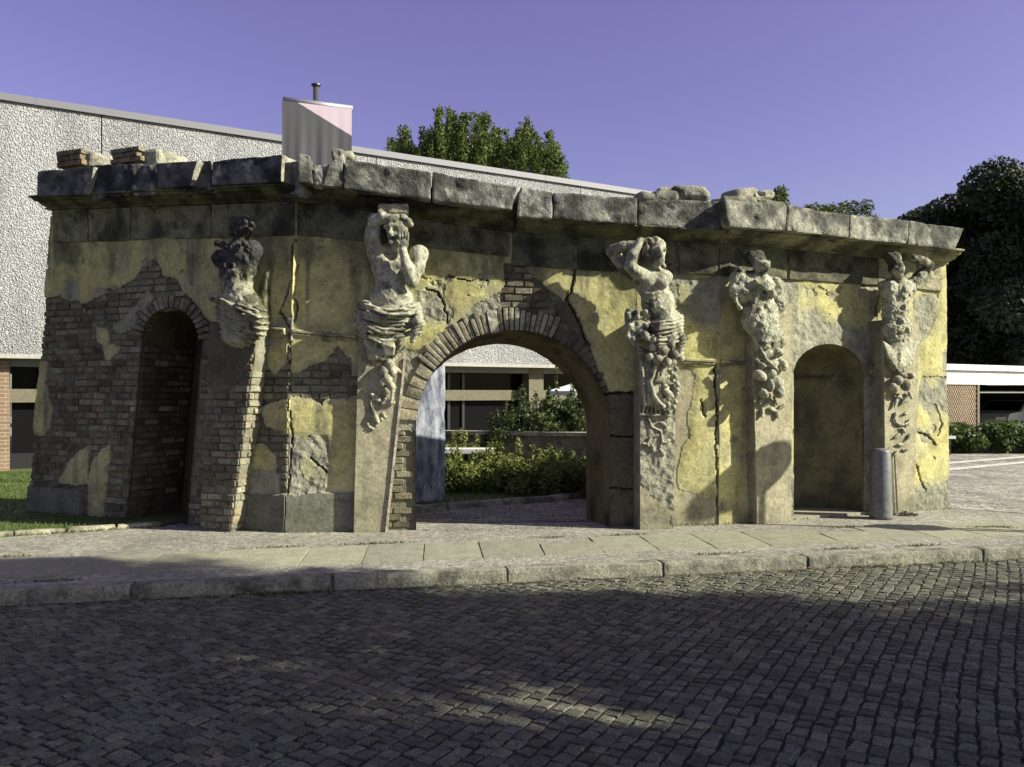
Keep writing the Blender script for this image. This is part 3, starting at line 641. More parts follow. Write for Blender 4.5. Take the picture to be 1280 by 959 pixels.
# ---- string course
SP = [(-.05,0),(.05,0),(.075,.12),(.075,.3),(.05,.36),(.065,.5),(.05,.62),(.03,.7),(.03,.92),(.0,1),(-.05,1)]
def string(F, x0, x1, y0, y1, hpx=13, base=(.40,.36,.24), dark=(.2,.18,.13)):
    moulding('string_course', F, x0, x1, (y0,y1), (y0+hpx, y1+hpx), portal, SP, base, dark, ot=.05, ob=.05, seg=.03, amp=.005)
string(F1, 335, 357, 408, 410); string(F2, 366, 446, 411, 419); string(F3, 853, 893, 447, 449, 12); string(F4, 901, 942, 450, 452, 12); string(F4, 1086, 1104, 456, 458, 12)

# ------------------------------------------------------------------ sculpture: distance field -> surface nets
def surface_nets(f, h):
    nx, ny, nz = f.shape; s = f < 0
    c = [s[a:nx-1+a, b:ny-1+b, d:nz-1+d] for a in (0,1) for b in (0,1) for d in (0,1)]
    cnt = sum(x.astype(np.int8) for x in c); act = (cnt > 0) & (cnt < 8); I = np.argwhere(act)
    vid = np.full(act.shape, -1, np.int64); vid[act] = np.arange(len(I))
    pos = np.zeros((len(I), 3)); num = np.zeros(len(I))
    for ax in range(3):
        o1, o2 = [k for k in range(3) if k != ax]
        for a in (0,1):
            for b in (0,1):
                d0 = np.zeros(3, int); d0[o1] = a; d0[o2] = b; d1 = d0.copy(); d1[ax] = 1
                A = f[tuple((I+d0).T)]; B = f[tuple((I+d1).T)]; m = (A < 0) != (B < 0)
                t = np.where(m, A/np.where(m, A-B, 1), 0); p = d0 + t[:,None]*(d1-d0)
                pos += np.where(m[:,None], p, 0); num += m
    pos = (I + pos/num[:,None])*h; quads = []
    for ax in range(3):
        o1, o2 = (ax+1) % 3, (ax+2) % 3
        sl0 = [slice(None)]*3; sl1 = [slice(None)]*3; sl0[ax] = slice(0,-1); sl1[ax] = slice(1,None)
        for o in (o1, o2):
            sl0[o] = slice(1,-1); sl1[o] = slice(1,-1)
        a, b = s[tuple(sl0)], s[tuple(sl1)]
        for flip, mk in ((False, a & ~b), (True, ~a & b)):
            J = np.argwhere(mk)
            if not len(J): continue
            J[:, o1] += 1; J[:, o2] += 1
            e1 = np.zeros(3, int); e1[o1] = 1; e2 = np.zeros(3, int); e2[o2] = 1
            q = np.stack([vid[tuple((J-e1-e2).T)], vid[tuple((J-e2).T)], vid[tuple(J.T)], vid[tuple((J-e1).T)]], -1)
            quads.append(q[:, ::-1] if flip else q)
    return pos, np.concatenate(quads)
class Sculpt:
    def __init__(s, F, x0, y0, x1, y1, w0, w1, h=.011):
        s.F = F; s.h = h; u0, za = F.uz(x0, y1, (w0+w1)/2); u1, zb = F.uz(x1, y0, (w0+w1)/2)
        s.o = np.array([u0-.03, za-.03, w0]); n = np.ceil((np.array([u1+.03, zb+.03, w1])-s.o)/h).astype(int)+1
        s.n = n; s.f = np.full(n, .25); s.k = (F.P0 + F.u*(u0+u1)*.5).y/FPX
        s.ax = [s.o[i]+np.arange(n[i])*h for i in range(3)]
    def L(s, px, py, w): u, z = s.F.uz(px, py, w); return np.array([u, z, w])
    def sub(s, lo, hi):
        i0 = np.clip(np.floor((lo-s.o)/s.h).astype(int), 0, s.n-1); i1 = np.clip(np.ceil((hi-s.o)/s.h).astype(int)+1, 1, s.n)
        sl = tuple(slice(a, max(b, a+1)) for a, b in zip(i0, i1))
        return sl, np.stack(np.meshgrid(*[s.ax[i][sl[i]] for i in range(3)], indexing='ij'), -1)
    def merge(s, sl, d, k, cut=False):
        f = s.f[sl]
        if cut: d = -d; g = np.clip(.5 - .5*(d-f)/k, 0, 1) if False else np.clip(.5 + .5*(d-f)/k, 0, 1); s.f[sl] = f*(1-g)+d*g + k*g*(1-g)
        else: g = np.clip(.5 + .5*(f-d)/k, 0, 1); s.f[sl] = f*(1-g)+d*g - k*g*(1-g)
    def ell(s, px, py, w, rx, ry, rw, rot=0, k=2.5, cut=False):
        c = s.L(px, py, w); r = np.array([rx, ry, rw])*s.k; R_ = r.max()+k*s.k*2+.03; sl, P = s.sub(c-R_, c+R_); q = P-c
        if rot:
            a = R(rot); cu, su = math.cos(a), math.sin(a); x, z = q[...,0].copy(), q[...,1].copy(); q[...,0] = x*cu+z*su; q[...,1] = -x*su+z*cu
        l0 = np.linalg.norm(q/r, axis=-1); l1 = np.linalg.norm(q/(r*r), axis=-1)+1e-9
        s.merge(sl, l0*(l0-1)/l1, k*s.k, cut); return s
    def cap(s, pts, k=2.0, cut=False):
        for (x0,y0,w0,r0), (x1,y1,w1,r1) in zip(pts[:-1], pts[1:]):
            a, b = s.L(x0,y0,w0), s.L(x1,y1,w1); R_ = max(r0,r1)*s.k+k*s.k*2+.02; sl, P = s.sub(np.minimum(a,b)-R_, np.maximum(a,b)+R_)
            ab = b-a; t = np.clip(((P-a)@ab)/(ab@ab+1e-12), 0, 1); d = np.linalg.norm(P-a-t[...,None]*ab, axis=-1)-(r0+(r1-r0)*t)*s.k
            s.merge(sl, d, k*s.k, cut)
        return s
    def spiral(s, cx, cy, w, r0, r1, a0, turns, rad, k=1.0, rise=.0):
        n = max(6, int(abs(turns)*10)); pts = []
        for i in range(n+1):
            t = i/n; a = R(a0)+turns*2*math.pi*t; rr = r0+(r1-r0)*t; pts.append((cx+rr*math.cos(a), cy-rr*math.sin(a), w+rise*t, rad*(1-.35*t)))
        return s.cap(pts, k)
    def leaf(s, px, py, w, l, wd, rot, th=2.0, k=1.0):
        s.ell(px, py, w, l, wd, th, rot, k); a = R(rot)
        s.cap([(px-l*.9*math.cos(a), py+l*.9*math.sin(a), w+th*.5*s.k, 1.0), (px+l*.9*math.cos(a), py-l*.9*math.sin(a), w+th*.5*s.k, .7)], .8); return s
    def noise(s, amp, freq, o=3, seed=0.):
        P = np.stack(np.meshgrid(*s.ax, indexing='ij'), -1); m = np.abs(s.f) < .1
        q = P[m]; s.f[m] += fbm(q[:,0]*freq+seed, q[:,1]*freq, q[:,2]*freq, o)*2*amp; return s
    def folds(s, amp, wave, slope, seed=0., sag=0.):
        P = np.stack(np.meshgrid(*s.ax, indexing='ij'), -1); m = np.abs(s.f) < .12; q = P[m]; uc = (s.ax[0][0]+s.ax[0][-1])/2
        ph = (q[:,1] + slope*(q[:,0]-uc) + sag*(q[:,0]-uc)**2 + fbm(q[:,0]*4+seed, q[:,1]*5, q[:,2]*4, 3)*.10)/wave*6.283
        a = amp*(.6 + 1.6*np.clip(fbm(q[:,0]*3+seed, q[:,1]*6+7, q[:,2]*3, 2)+.25, 0, 1)); s.f[m] += a*(np.abs(np.sin(ph/2))*2-1.2); return s
    def done(s, name, parent, colf, label=None, smooth=True):
        f = s.f; f[[0,-1]] = .2; f[:,[0,-1]] = .2; f[:,:,[0,-1]] = .2
        p, q = surface_nets(f, s.h); p = p+s.o; V = s.F.arr(p[:,0], p[:,1], p[:,2])
        o = obj(name, V, q, M_STONE, parent, colf(V, p), smooth)
        if label: o['label'] = label
        return o
def fig_col(base=(.44,.395,.31), dark=(.17,.155,.125), lo=.0, hi=.22, seed=0., crust=None):
    def f(V, p):
        X, Y, Z = V.T + seed; c = mix(base, dark, sstep(lo, hi, fbm(X*6, Y*6, Z*6, 4))); c = c*(1+.7*fbm(X*20, Y*20, Z*20, 3))[:,None]
        if crust is not None:  # darker above zc: crust on one figure, painted cornice shade on two
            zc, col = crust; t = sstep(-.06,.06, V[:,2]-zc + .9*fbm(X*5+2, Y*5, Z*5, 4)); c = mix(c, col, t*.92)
        return c
    return f

# ---- figure over the tapering pilaster: hand to cheek, other arm over the head
s = Sculpt(F2, 440, 262, 540, 404, -.05, .60, .0085)
s.ell(486,330,.20,22,22,14).ell(488,352,.20,19,20,13).ell(489,374,.20,27,19,16,k=4).ell(490,388,.19,31,12,16,k=4)
s.ell(471,314,.20,10,12,11,k=4).ell(522,318,.21,11,11,11,k=4)
s.ell(477,327,.305,10,7,4,rot=-10,k=3).ell(500,329,.30,10,7,4,rot=8,k=3)
for i in range(4): s.cap([(470+i,338+i*6,.28,2.2),(479,341+i*6,.325,2.4),(486,337+i*7,.33,1.5)], 2)
s.ell(488,367,.33,13,11,5,k=5).cap([(469,372,.31,2.5),(488,363,.36,2.2),(507,370,.31,2.5)],3).ell(487,376,.385,1.1,1.4,2,cut=True,k=1)
s.cap([(487,345,.345,.8),(487,360,.365,.8)],2,cut=True)
s.cap([(498,312,.24,9),(498,298,.30,8)],4)
s.ell(498,287,.34,12,16,13,rot=8).ell(493,297,.40,7.5,8,7,k=3)
s.cap([(488.5,283,.455,1.8),(487.6,291.5,.485,2.5)],1.5).cap([(481.5,284,.43,2.2),(487,282,.455,2.0),(495,282,.455,2.2)],1.5)
s.ell(484,287.3,.455,2.6,1.7,2.4,cut=True,k=1).ell(492,287,.465,2.8,1.7,2.4,cut=True,k=1).ell(488.5,297.5,.475,3.4,1.3,2.6,cut=True,k=1)
s.cap([(485.5,295.3,.462,1.1),(492,295,.468,1.1)],.8).ell(489,303,.455,3.6,2.8,3)
for i in range(16):
    a = R(20+i*13); s.ell(500+13*math.cos(a), 286-15*math.sin(a), .36+.06*math.sin(i*2.1), 4.5, 4, 5, rot=i*37, k=1.6)
for i in range(10): s.ell(487+i*2.6, 273.5+2*math.sin(i*1.7)+abs(i-4)*.3, .40+.02*math.cos(i*2), 3, 3.6, 5, rot=i*50, k=1.4)
s.cap([(469,316,.20,10),(465,297,.25,9.5),(468,276,.30,8)],3).cap([(468,275,.30,8),(479,272.5,.37,6.8),(490,273,.41,5)],3).ell(493,274,.43,6,3.6,3.6,rot=-10)
s.cap([(525,318,.22,10.5),(521,335,.30,9),(515,352,.37,7.6)],3).cap([(515,352,.37,7.6),(509,334,.43,7.2),(504,314,.46,5)],3)
s.ell(504.5,304,.475,6.4,7,3.6,rot=8,k=2)
for i in range(4): s.cap([(499.8+i*3.1,301,.485,1.9),(499.4+i*3.5,295.5,.50,1.8),(499.3+i*3.5,291-.6*(i in (1,2))+.9*(i==3),.485,1.5)],.6)
s.cap([(499.5,306,.48,1.9),(496.5,301,.487,1.8),(496,296.5,.475,1.5)],.6)
s.cap([(481,313,.31,5),(489,320,.30,6)],3,cut=True)
s.noise(.010,12).noise(.005,34)
at2 = s.done('atlas_figure', portal, fig_col((.39,.375,.32), (.16,.15,.125), .0,.24), 'carved bare-chested figure pressing a hand to the cheek, other arm bent overhead')
rblock('abacus', [[[F2.pt(*F2.uz(x, y, .40), oo) for y in (268,254)] for oo in (.42,.0)] for x in (472,511)], at2, M_STONE, weather((.38,.35,.28),(.2,.18,.15)), r=.03, amp=.012, res=.03)
s = Sculpt(F2, 436, 372, 536, 436, -.03, .58)
s.ell(486,396,.19,36,17,17,k=5).ell(480,413,.18,26,14,12,k=5)
for i in range(8):
    y = 381+i*5.2; a = 3*math.sin(i*1.9); s.cap([(448+i*.6,y+2*math.cos(i),.22,3.2),(462,y+4+a,.36,2.9),(482,y+7+a*1.4,.40-.012*i,2.7),(503,y+4.5-a,.39-.014*i,2.8),(523-i*.7,y-1+2*math.sin(i*2.3),.24,3.4)],1.3)
s.cap([(456,378,.33,3.4),(470,387,.41,3),(486,394,.43,2.8),(510,392,.40,3),(525,384,.28,3)],1.2)
s.cap([(522,388,.30,5),(522,402,.33,6),(518,416,.31,5),(515,427,.28,3)],2).cap([(526,392,.28,3.5),(527,405,.28,4),(524,418,.25,2.5)],1.5)
for i in range(7): s.ell(449+3*math.sin(i*2.2), 386+i*4, .2+.03*math.cos(i*1.7), 5, 4, 6, rot=i*40, k=1.2)
s.folds(.010,.045,.10,5.,-.5).noise(.008,12).noise(.004,35); s.done('drapery', at2, fig_col((.38,.36,.30), (.14,.13,.105), -.03,.22, 3.))
s = Sculpt(F2, 446, 416, 505, 540, .09, .42, .009)
s.spiral(465,428,.27,9,2,60,1.4,3.2).spiral(478,444,.27,8,2,200,-1.4,3.0).ell(466,440,.22,8,12,7)
for i in range(5): s.cap([(476+i*3.2,421,.27,2.2),(479+i*3.1,430+i,.33,2.6),(482+i*2.3,443,.30,2.2)],.9)
s.cap([(490,452,.22,3),(502,440,.2,2.5),(509,432,.2,2)],1).leaf(496,463,.2,9,3.6,-35).leaf(470,450,.21,9,4,-100)
for x,y,r_ in ((487,456,6.5),(480,463,6),(491,466,5),(484,474,6.5),(478,478,5),(489,482,4.5),(483,488,4)): s.ell(x,y,.20,r_,r_*1.15,r_*1.1,k=.6)
for i in range(5): s.cap([(490,480+i*4.5,.19,2),(494-i*1.5,485+i*4.5,.19,1.6)],.6)
for i in range(5): s.cap([(482,499,.17,2),(478+i*3.5,505,.17,1.5),(477+i*4,502,.165,1.1)],.5)
s.leaf(469,497,.165,8,3.6,-40).cap([(474,498,.16,1.6),(463,501,.16,1.3),(465,512,.155,1.2),(464,520,.155,1.2)],.6).cap([(465,510,.155,1.5),(469,520,.17,3.4),(472,528,.16,2.6)],1)
for x,y in ((462,534),(466,536),(470,532),(477,524),(479,517),(481,521),(460,530)): s.ell(x,y,.15,2.6,2.2,2.2,k=.6)
s.noise(.004,20); s.done('fruit_garland', at2, fig_col((.38,.36,.295), (.16,.15,.12), .0,.26, 5.))

# ---- figure over the worn pilaster: both arms folded over the head, turned aside
s = Sculpt(F3, 752, 294, 862, 420, -.05, .82, .009)
s.ell(815,355,.42,20,20,16,rot=-8).ell(822,378,.42,20,22,16,rot=-10,k=4).ell(829,400,.42,23,16,17,k=4)
s.ell(802,350,.40,11,14,12,k=4).ell(827,347,.44,13,10,12,k=4).ell(812,352,.56,8,8,5,k=3).ell(828,353,.58,8,8,5,k=3)
for i in range(4): s.cap([(806+i*1.5,366+i*6,.54,1.8),(815+i,368+i*6,.60,2),(824,364+i*6.5,.62,1.6)],1.6)
s.ell(827,387,.57,11,10,5,k=5).cap([(828,362,.63,.8),(829,380,.63,.8)],2,cut=True)
s.cap([(816,340,.44,8),(818,328,.50,7.5)],3).ell(820,315,.52,11,15.5,13,rot=-6).ell(824,325,.58,7,7,7,k=3)
s.cap([(825.5,312,.645,1.6),(827.5,319.5,.67,2.3)],1.4).cap([(816,311,.63,1.8),(824,310,.645,1.8),(831,311,.62,1.8)],1.4)
s.ell(820.5,314.5,.65,2.5,1.6,2.4,cut=True,k=1).ell(830,314.5,.635,2.2,1.6,2.4,cut=True,k=1).ell(826,325,.665,3,1.1,2.4,cut=True,k=1)
for i in range(8): s.ell(818+i*1.8, 330.5+2.2*math.sin(i*1.1), .60-.01*abs(i-4), 2.4, 3, 3, k=1)      # beard
for i in range(15):
    a = R(35+i*14); s.ell(818+11.5*math.cos(a), 314-14*math.sin(a), .53+.05*math.sin(i*2.3), 4, 4, 6, rot=i*41, k=1.4)
s.cap([(812,346,.50,8.5),(799,343,.56,8),(788,334,.60,7)],3).cap([(788,334,.60,7),(791,318,.63,6.2),(799,303,.62,4.8)],2.5).ell(804,301,.62,6,3.4,4,rot=-12)
for i in range(4): s.cap([(805,300+i*1.0,.64-.02*i,1.5),(811,298+i*.8,.645-.02*i,1.4),(816,299.5+i*.9,.63-.02*i,1.2)],.5)
s.cap([(800,350,.30,8),(780,334,.30,7.5),(765,314,.33,7)],3).cap([(765,314,.33,7),(778,308,.42,6),(793,306,.48,5)],3)
s.noise(.010,12).noise(.006,34)
at3 = s.done('atlas_figure', portal, fig_col((.35,.335,.28), (.13,.12,.10), -.03,.2, 2.), 'carved bearded figure with both arms folded over the head')
s = Sculpt(F3, 774, 384, 862, 462, .0, .78)
s.ell(830,414,.42,23,14,18,k=5)
for i in range(7):
    y = 397+i*4.8; s.cap([(808+i*1.5,y+6,.48,2.6),(824,y+7+2*math.sin(i*2),.66,2.4),(840,y+3,.62,2.6),(852,y-3+2*math.cos(i),.45,2.8)],1.1)
s.cap([(846,404,.5,5),(851,425,.5,6),(848,446,.48,5)],2)
s.folds(.009,.045,-.2,6.).noise(.007,12); s.done('drapery', at3, fig_col((.36,.34,.285), (.13,.12,.10), -.03,.22, 3.))
s = Sculpt(F3, 774, 380, 864, 462, .05, .80, .010)
s.ell(797,412,.48,13,18,10)
rr = random.Random(4)
for i in range(46): s.ell(797+rr.uniform(-13,13), 405+rr.uniform(-18,20), .54+rr.uniform(-.02,.07), 3.6,3.6,3.6, k=.4)
for i in range(5): s.cap([(782+i*1.2,392+i*4,.50,1.7),(783+i*2,412+i*3.5,.54,1.9),(791+i*2,430+i*2,.58,1.9),(806+i,438+i*.5,.56,1.6)],.7)
for x,y,r_ in ((816,424,6.5),(828,438,7.5),(815,434,5.5),(838,430,6),(822,448,6.5),(842,443,6.5),(834,452,6),(850,448,5.5),(812,446,5)): s.ell(x,y,.60,r_,r_*.9,r_,k=.5,rot=x*7)
s.leaf(808,420,.64,7,4,-60).leaf(840,424,.66,7,3.6,40)
s.noise(.005,18); s.done('grape_basket', at3, fig_col((.35,.33,.275), (.12,.11,.095), -.03,.2, 6.))
s = Sculpt(F3, 797, 446, 858, 574, .27, .58, .009)
s.ell(815,478,.32,14,34,5,k=2)
for i in range(6): s.cap([(802+i*5,452,.36,2.4),(804+i*4.6+3*math.sin(i),480,.40-.01*i,2.2),(806+i*4.2,505,.38,2),(803+i*5.5,516,.34,1.6)],1)
s.cap([(822,452,.40,3),(812,478,.42,3),(818,496,.42,2.6),(829,510,.38,2.4)],1).cap([(800,518,.34,1.8),(838,520,.34,1.6)],1)
for i in range(26): s.ell(840+rr.uniform(-9,9)-abs(i-13)*.3, 462+i*2.0+rr.uniform(-3,3), .36+rr.uniform(0,.05), 3.2,3.2,3.2,k=.4)
for x,y,a in ((826,474,20),(836,492,-40),(829,462,70)): s.leaf(x,y,.42,8,4,a)
s.cap([(810,522,.32,1.6),(815,534,.325,1.5),(826,539,.33,1.4),(828,552,.325,1.4),(824,562,.32,1.2)],.6)
for x,y,a in ((829,530,-30),(834,536,30),(812,550,60),(808,556,-20),(816,560,-70),(834,552,20),(828,566,-60),(820,545,10)): s.leaf(x,y,.325,5,2.6,a,1.6)
s.noise(.004,20); s.done('vine_relief', at3, fig_col((.37,.35,.29), (.15,.14,.115), .0,.25, 8.))

# ---- eroded figure over the leaning brick pilaster
s = Sculpt(F1, 256, 266, 342, 425, -.06, .70, .010)
s.ell(296,322,.32,25,18,15,rot=10,k=6).ell(277,325,.32,11,12,13,k=5).ell(316,312,.29,10,12,11,rot=-20,k=6).ell(293,342,.32,19,24,15,k=6)
s.ell(296,362,.31,20,18,15,k=6).ell(300,380,.31,29,18,17,k=6).cap([(318,314,.28,9),(312,338,.29,7),(306,352,.3,7)],5)
s.cap([(299,312,.31,10),(301,296,.32,9)],5).ell(303,284,.33,15,12.5,14,k=4)
for i in range(26): s.ell(303+13*math.cos(i*1.7), 283-10*math.sin(i*2.3), .37+.06*math.sin(i*2.9), 2.8,2.6,3.4,rot=i*33,k=.8)
for i in range(22): s.ell(290+18*math.sin(i*2.7), 318+14*math.cos(i*3.9), .46+.02*math.sin(i*5), 4,3,3,rot=i*50,k=1.2)
for x,y,r_ in ((292,347,6),(301,371,3.5),(304,340,6),(281,349,6),(276,366,5),(297,357,4),(286,333,4)): s.ell(x,y,.485,r_,r_*1.2,5,k=1.5,cut=True,rot=x*9)
s.noise(.022,8).noise(.012,22).noise(.006,45)
at1 = s.done('atlas_figure', portal, fig_col((.36,.34,.28), (.10,.095,.065), -.06,.08, 4., (F1.uz(300,343,.3)[1], (.035,.035,.042))), smooth=False, label='badly eroded armless torso with a black crust on head and shoulders')
s = Sculpt(F1, 254, 362, 346, 440, -.03, .66, .010)
s.ell(300,390,.26,35,22,20,k=6).ell(302,414,.25,28,22,18,k=6)
s.cap([(264,374,.30,4),(280,377,.45,4),(300,384,.485,3.6),(322,394,.44,4)],3)
s.ell(325,402,.33,9,20,11,k=5)
s.folds(.016,.075,.42,3.).noise(.016,10).noise(.010,24).noise(.006,50); s.done('drapery', at1, fig_col((.34,.32,.25), (.11,.105,.075), -.06,.16, 7.))
s = Sculpt(F1, 318, 312, 352, 400, -.03, .2, .01)
s.cap([(334,398,.05,5),(331,370,.06,6),(335,345,.05,5),(343,322,.03,3)],3).cap([(329,392,.06,3),(325,365,.06,3),(330,345,.05,2)],1)
s.noise(.008,14); s.done('feather_relief', at1, fig_col((.20,.185,.12), (.09,.085,.06), -.05,.2, 7.))

# ---- eroded figure beside the niche
F4N = F4.shifted(-.07)
s = Sculpt(F4N, 900, 312, 996, 510, -.05, .68, .011)
s.ell(944,360,.32,28,22,15,k=4).ell(925,358,.32,13,22,13,k=4).ell(968,362,.32,11,16,12,k=4).ell(950,395,.32,25,28,15,rot=-8,k=5).ell(960,425,.32,22,24,14,k=5)
s.cap([(942,350,.34,8),(950,338,.40,7)],3).ell(952,333,.44,10,9,10,k=2).cap([(952,331,.5,3),(961,328,.5,2)],1)
s.ell(944,323,.36,13,10,10,k=3)
for x,y,r_ in ((958,385,6),(960,365,4),(970,372,5),(926,368,5),(936,356,4),(948,352,3.5),(962,390,4)): s.ell(x,y,.50,r_,r_,6,k=1.5,cut=True)
s.cap([(945,352,.5,4),(956,358,.52,5),(968,368,.47,4)],2).cap([(950,362,.52,3),(962,372,.52,3)],2,cut=True)
s.cap([(920,345,.36,4),(917,362,.36,4),(924,385,.38,3)],2).ell(975,380,.36,7,12,6,k=2)
s.ell(962,455,.30,17,30,8,k=4)
s.noise(.034,9).noise(.018,22).noise(.009,45)
at4 = s.done('atlas_figure', portal, fig_col((.38,.37,.31), (.17,.16,.125), -.02,.24, 9., (F4.uz(949,330,.4)[1], (.045,.042,.035))), smooth=False, label='crumbled torso with a featureless small head beside the niche')  # top of the head painted dark for the cornice's shade
s = Sculpt(F4N, 936, 410, 996, 530, .22, .60, .009)
for x,y,a,b,r_ in ((950,470,9,6,-30),(964,468,6,7,0),(972,478,8,7,20),(958,442,9,5,30),(972,440,8,5,-30),(965,455,9,5,10),(954,492,7,5,-50),(974,490,7,8,0),(962,482,4,8,0),(968,425,8,4,0),(955,427,8,4,20),(978,456,6,8,30)): s.ell(x,y,.40,a,b,7,rot=r_,k=.7)
for x,y,a in ((952,500,70),(958,505,20),(970,502,-60),(966,512,-20),(978,508,30),(953,516,80),(972,518,-90)): s.leaf(x,y,.31,6,2.6,a,1.8)
s.cap([(950,436,.44,2),(958,450,.46,1.8),(972,462,.45,1.6)],.7).cap([(944,448,.40,2),(956,458,.44,1.6)],.7)
s.noise(.016,14).noise(.008,36); s.done('fruit_garland', at4, fig_col((.38,.365,.305), (.17,.16,.13), .0,.26, 11.))

# ---- eroded figure at the far end, one elbow out
s = Sculpt(F4, 1090, 314, 1174, 480, -.05, .66, .011)
s.ell(1121,364,.30,18,18,14,k=4).ell(1110,362,.30,9,13,11,k=4).ell(1134,362,.30,9,11,11,k=4).ell(1119,388,.30,17,20,13,k=5).ell(1121,412,.30,20,20,14,k=5).ell(1124,440,.28,21,26,12,k=5)
s.cap([(1121,350,.33,7),(1122,342,.38,6)],2).ell(1121,335,.40,9,10,10,k=2).ell(1117,324,.36,11,8,9,k=3).cap([(1127,335,.48,1.5),(1129,339,.49,2)],1)
s.cap([(1136,358,.32,7),(1150,346,.36,5.8),(1162,333,.42,4.6)],2.5).cap([(1162,333,.42,4.8),(1154,326,.46,4.6),(1142,321.5,.48,4)],2)
for x,y,r_ in ((1120,372,4),(1130,385,4),(1112,395,4),(1126,402,4),(1133,413,4.5),(1125,417,4),(1139,370,4),(1108,424,5)): s.ell(x,y,.46,r_,r_,6,k=1.3,cut=True)
s.noise(.032,9).noise(.018,24).noise(.009,45)
at5 = s.done('atlas_figure', portal, fig_col((.38,.365,.305), (.16,.15,.12), -.02,.24, 13., (F4.uz(1120,333,.4)[1], (.045,.042,.035))), smooth=False, label='crumbled torso with one elbow raised at the end of the portal')  # dark head top is the cornice's shade put into the colour
s = Sculpt(F4, 1094, 418, 1156, 572, .18, .56, .009)
s.ell(1125,440,.32,20,22,10,k=4)
for i in range(6): s.cap([(1104+i*2,428+i*1.5,.34,1.8),(1109+i*2,444-i*.5,.42,2.2),(1122+i*.5,463-i*4.2,.45,2.4),(1138-i*1.6,449-i*2,.43,2.2),(1147-i*2.4,427+i,.36,1.8)],1.4)
for x,y,a,b,r_ in ((1126,446,7,6,0),(1134,438,5,5,0),(1122,476,7,6,30),(1132,482,6,7,0),(1116,484,6,5,-30),(1128,470,5,4,0),(1138,470,5,4,30)): s.ell(x,y,.36,a,b,6,rot=r_,k=.6)
for x,y,a in ((1124,496,-30),(1132,500,40),(1138,494,-60),(1120,504,70)): s.leaf(x,y,.29,6,3,a,1.8)
s.spiral(1128,522,.275,10,9,150,.5,1.6); 
for x,y,a in ((1120,520,60),(1124,530,-20),(1134,516,20),(1136,528,80),(1130,538,-50),(1122,545,30),(1126,556,-10),(1136,546,60),(1121,566,40),(1132,562,0)): s.leaf(x,y,.275,4.6,2.3,a,1.5)
s.noise(.008,16).noise(.004,40); s.done('fruit_garland', at5, fig_col((.38,.36,.30), (.16,.15,.125), .0,.26, 15.))

# ---- lay the collected bricks: the largest in view as parts, the rest as one mass
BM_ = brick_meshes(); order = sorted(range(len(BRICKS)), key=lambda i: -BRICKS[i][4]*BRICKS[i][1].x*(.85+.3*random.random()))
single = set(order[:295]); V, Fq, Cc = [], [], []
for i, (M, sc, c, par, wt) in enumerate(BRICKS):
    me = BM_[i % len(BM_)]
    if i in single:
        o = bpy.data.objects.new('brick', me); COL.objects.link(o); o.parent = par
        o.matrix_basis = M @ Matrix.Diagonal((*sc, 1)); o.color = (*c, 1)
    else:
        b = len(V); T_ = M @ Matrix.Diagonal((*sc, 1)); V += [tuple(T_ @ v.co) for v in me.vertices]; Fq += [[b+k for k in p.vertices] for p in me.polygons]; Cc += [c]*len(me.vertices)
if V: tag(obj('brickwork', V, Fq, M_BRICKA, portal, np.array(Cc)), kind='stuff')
print('bricks', len(BRICKS))

# ------------------------------------------------------------------ ground, road, pavement
def sett_ground(name, color, dark, scale, rough=.85, bump=.6, jitter=.5, mottle=.35):
    m, n, b = new_mat(name); b.inputs['Roughness'].default_value = rough; b.inputs['Specular IOR Level'].default_value = .3
    g = n.nodes.new('ShaderNodeNewGeometry')
    vo = n.nodes.new('ShaderNodeTexVoronoi'); vo.feature = 'DISTANCE_TO_EDGE'; vo.inputs['Scale'].default_value = scale; vo.inputs['Randomness'].default_value = jitter
    vc = n.nodes.new('ShaderNodeTexVoronoi'); vc.inputs['Scale'].default_value = scale; vc.inputs['Randomness'].default_value = jitter
    nz = n.nodes.new('ShaderNodeTexNoise'); nz.inputs['Scale'].default_value = 1.1; nz.inputs['Detail'].default_value = 6
    for t in (vo, vc, nz): n.links.new(g.outputs['Position'], t.inputs['Vector'])
    edge = n.nodes.new('ShaderNodeMapRange'); edge.inputs[1].default_value = .0; edge.inputs[2].default_value = .09; n.links.new(vo.outputs['Distance'], edge.inputs[0])
    sep = n.nodes.new('ShaderNodeSeparateColor'); n.links.new(vc.outputs['Color'], sep.inputs[0])
    var = n.nodes.new('ShaderNodeMapRange'); var.inputs[3].default_value = .68; var.inputs[4].default_value = 1.3; n.links.new(sep.outputs[0], var.inputs[0])
    lo = n.nodes.new('ShaderNodeMapRange'); lo.inputs[1].default_value = .3; lo.inputs[2].default_value = .7; lo.inputs[3].default_value = 1-mottle; lo.inputs[4].default_value = 1+mottle; n.links.new(nz.outputs['Fac'], lo.inputs[0])
    mu = n.nodes.new('ShaderNodeMath'); mu.operation = 'MULTIPLY'; n.links.new(var.outputs[0], mu.inputs[0]); n.links.new(lo.outputs[0], mu.inputs[1])
    mx = n.nodes.new('ShaderNodeMix'); mx.data_type = 'RGBA'; mx.inputs[6].default_value = (*dark,1); mx.inputs[7].default_value = (*color,1); n.links.new(edge.outputs[0], mx.inputs[0])
    sc = n.nodes.new('ShaderNodeVectorMath'); sc.operation = 'SCALE'; n.links.new(mx.outputs[2], sc.inputs[0]); n.links.new(mu.outputs[0], sc.inputs['Scale']); n.links.new(sc.outputs[0], b.inputs['Base Color'])
    bp = n.nodes.new('ShaderNodeBump'); bp.inputs['Strength'].default_value = bump; bp.inputs['Distance'].default_value = .02; n.links.new(edge.outputs[0], bp.inputs['Height']); n.links.new(bp.outputs[0], b.inputs['Normal'])
    return m
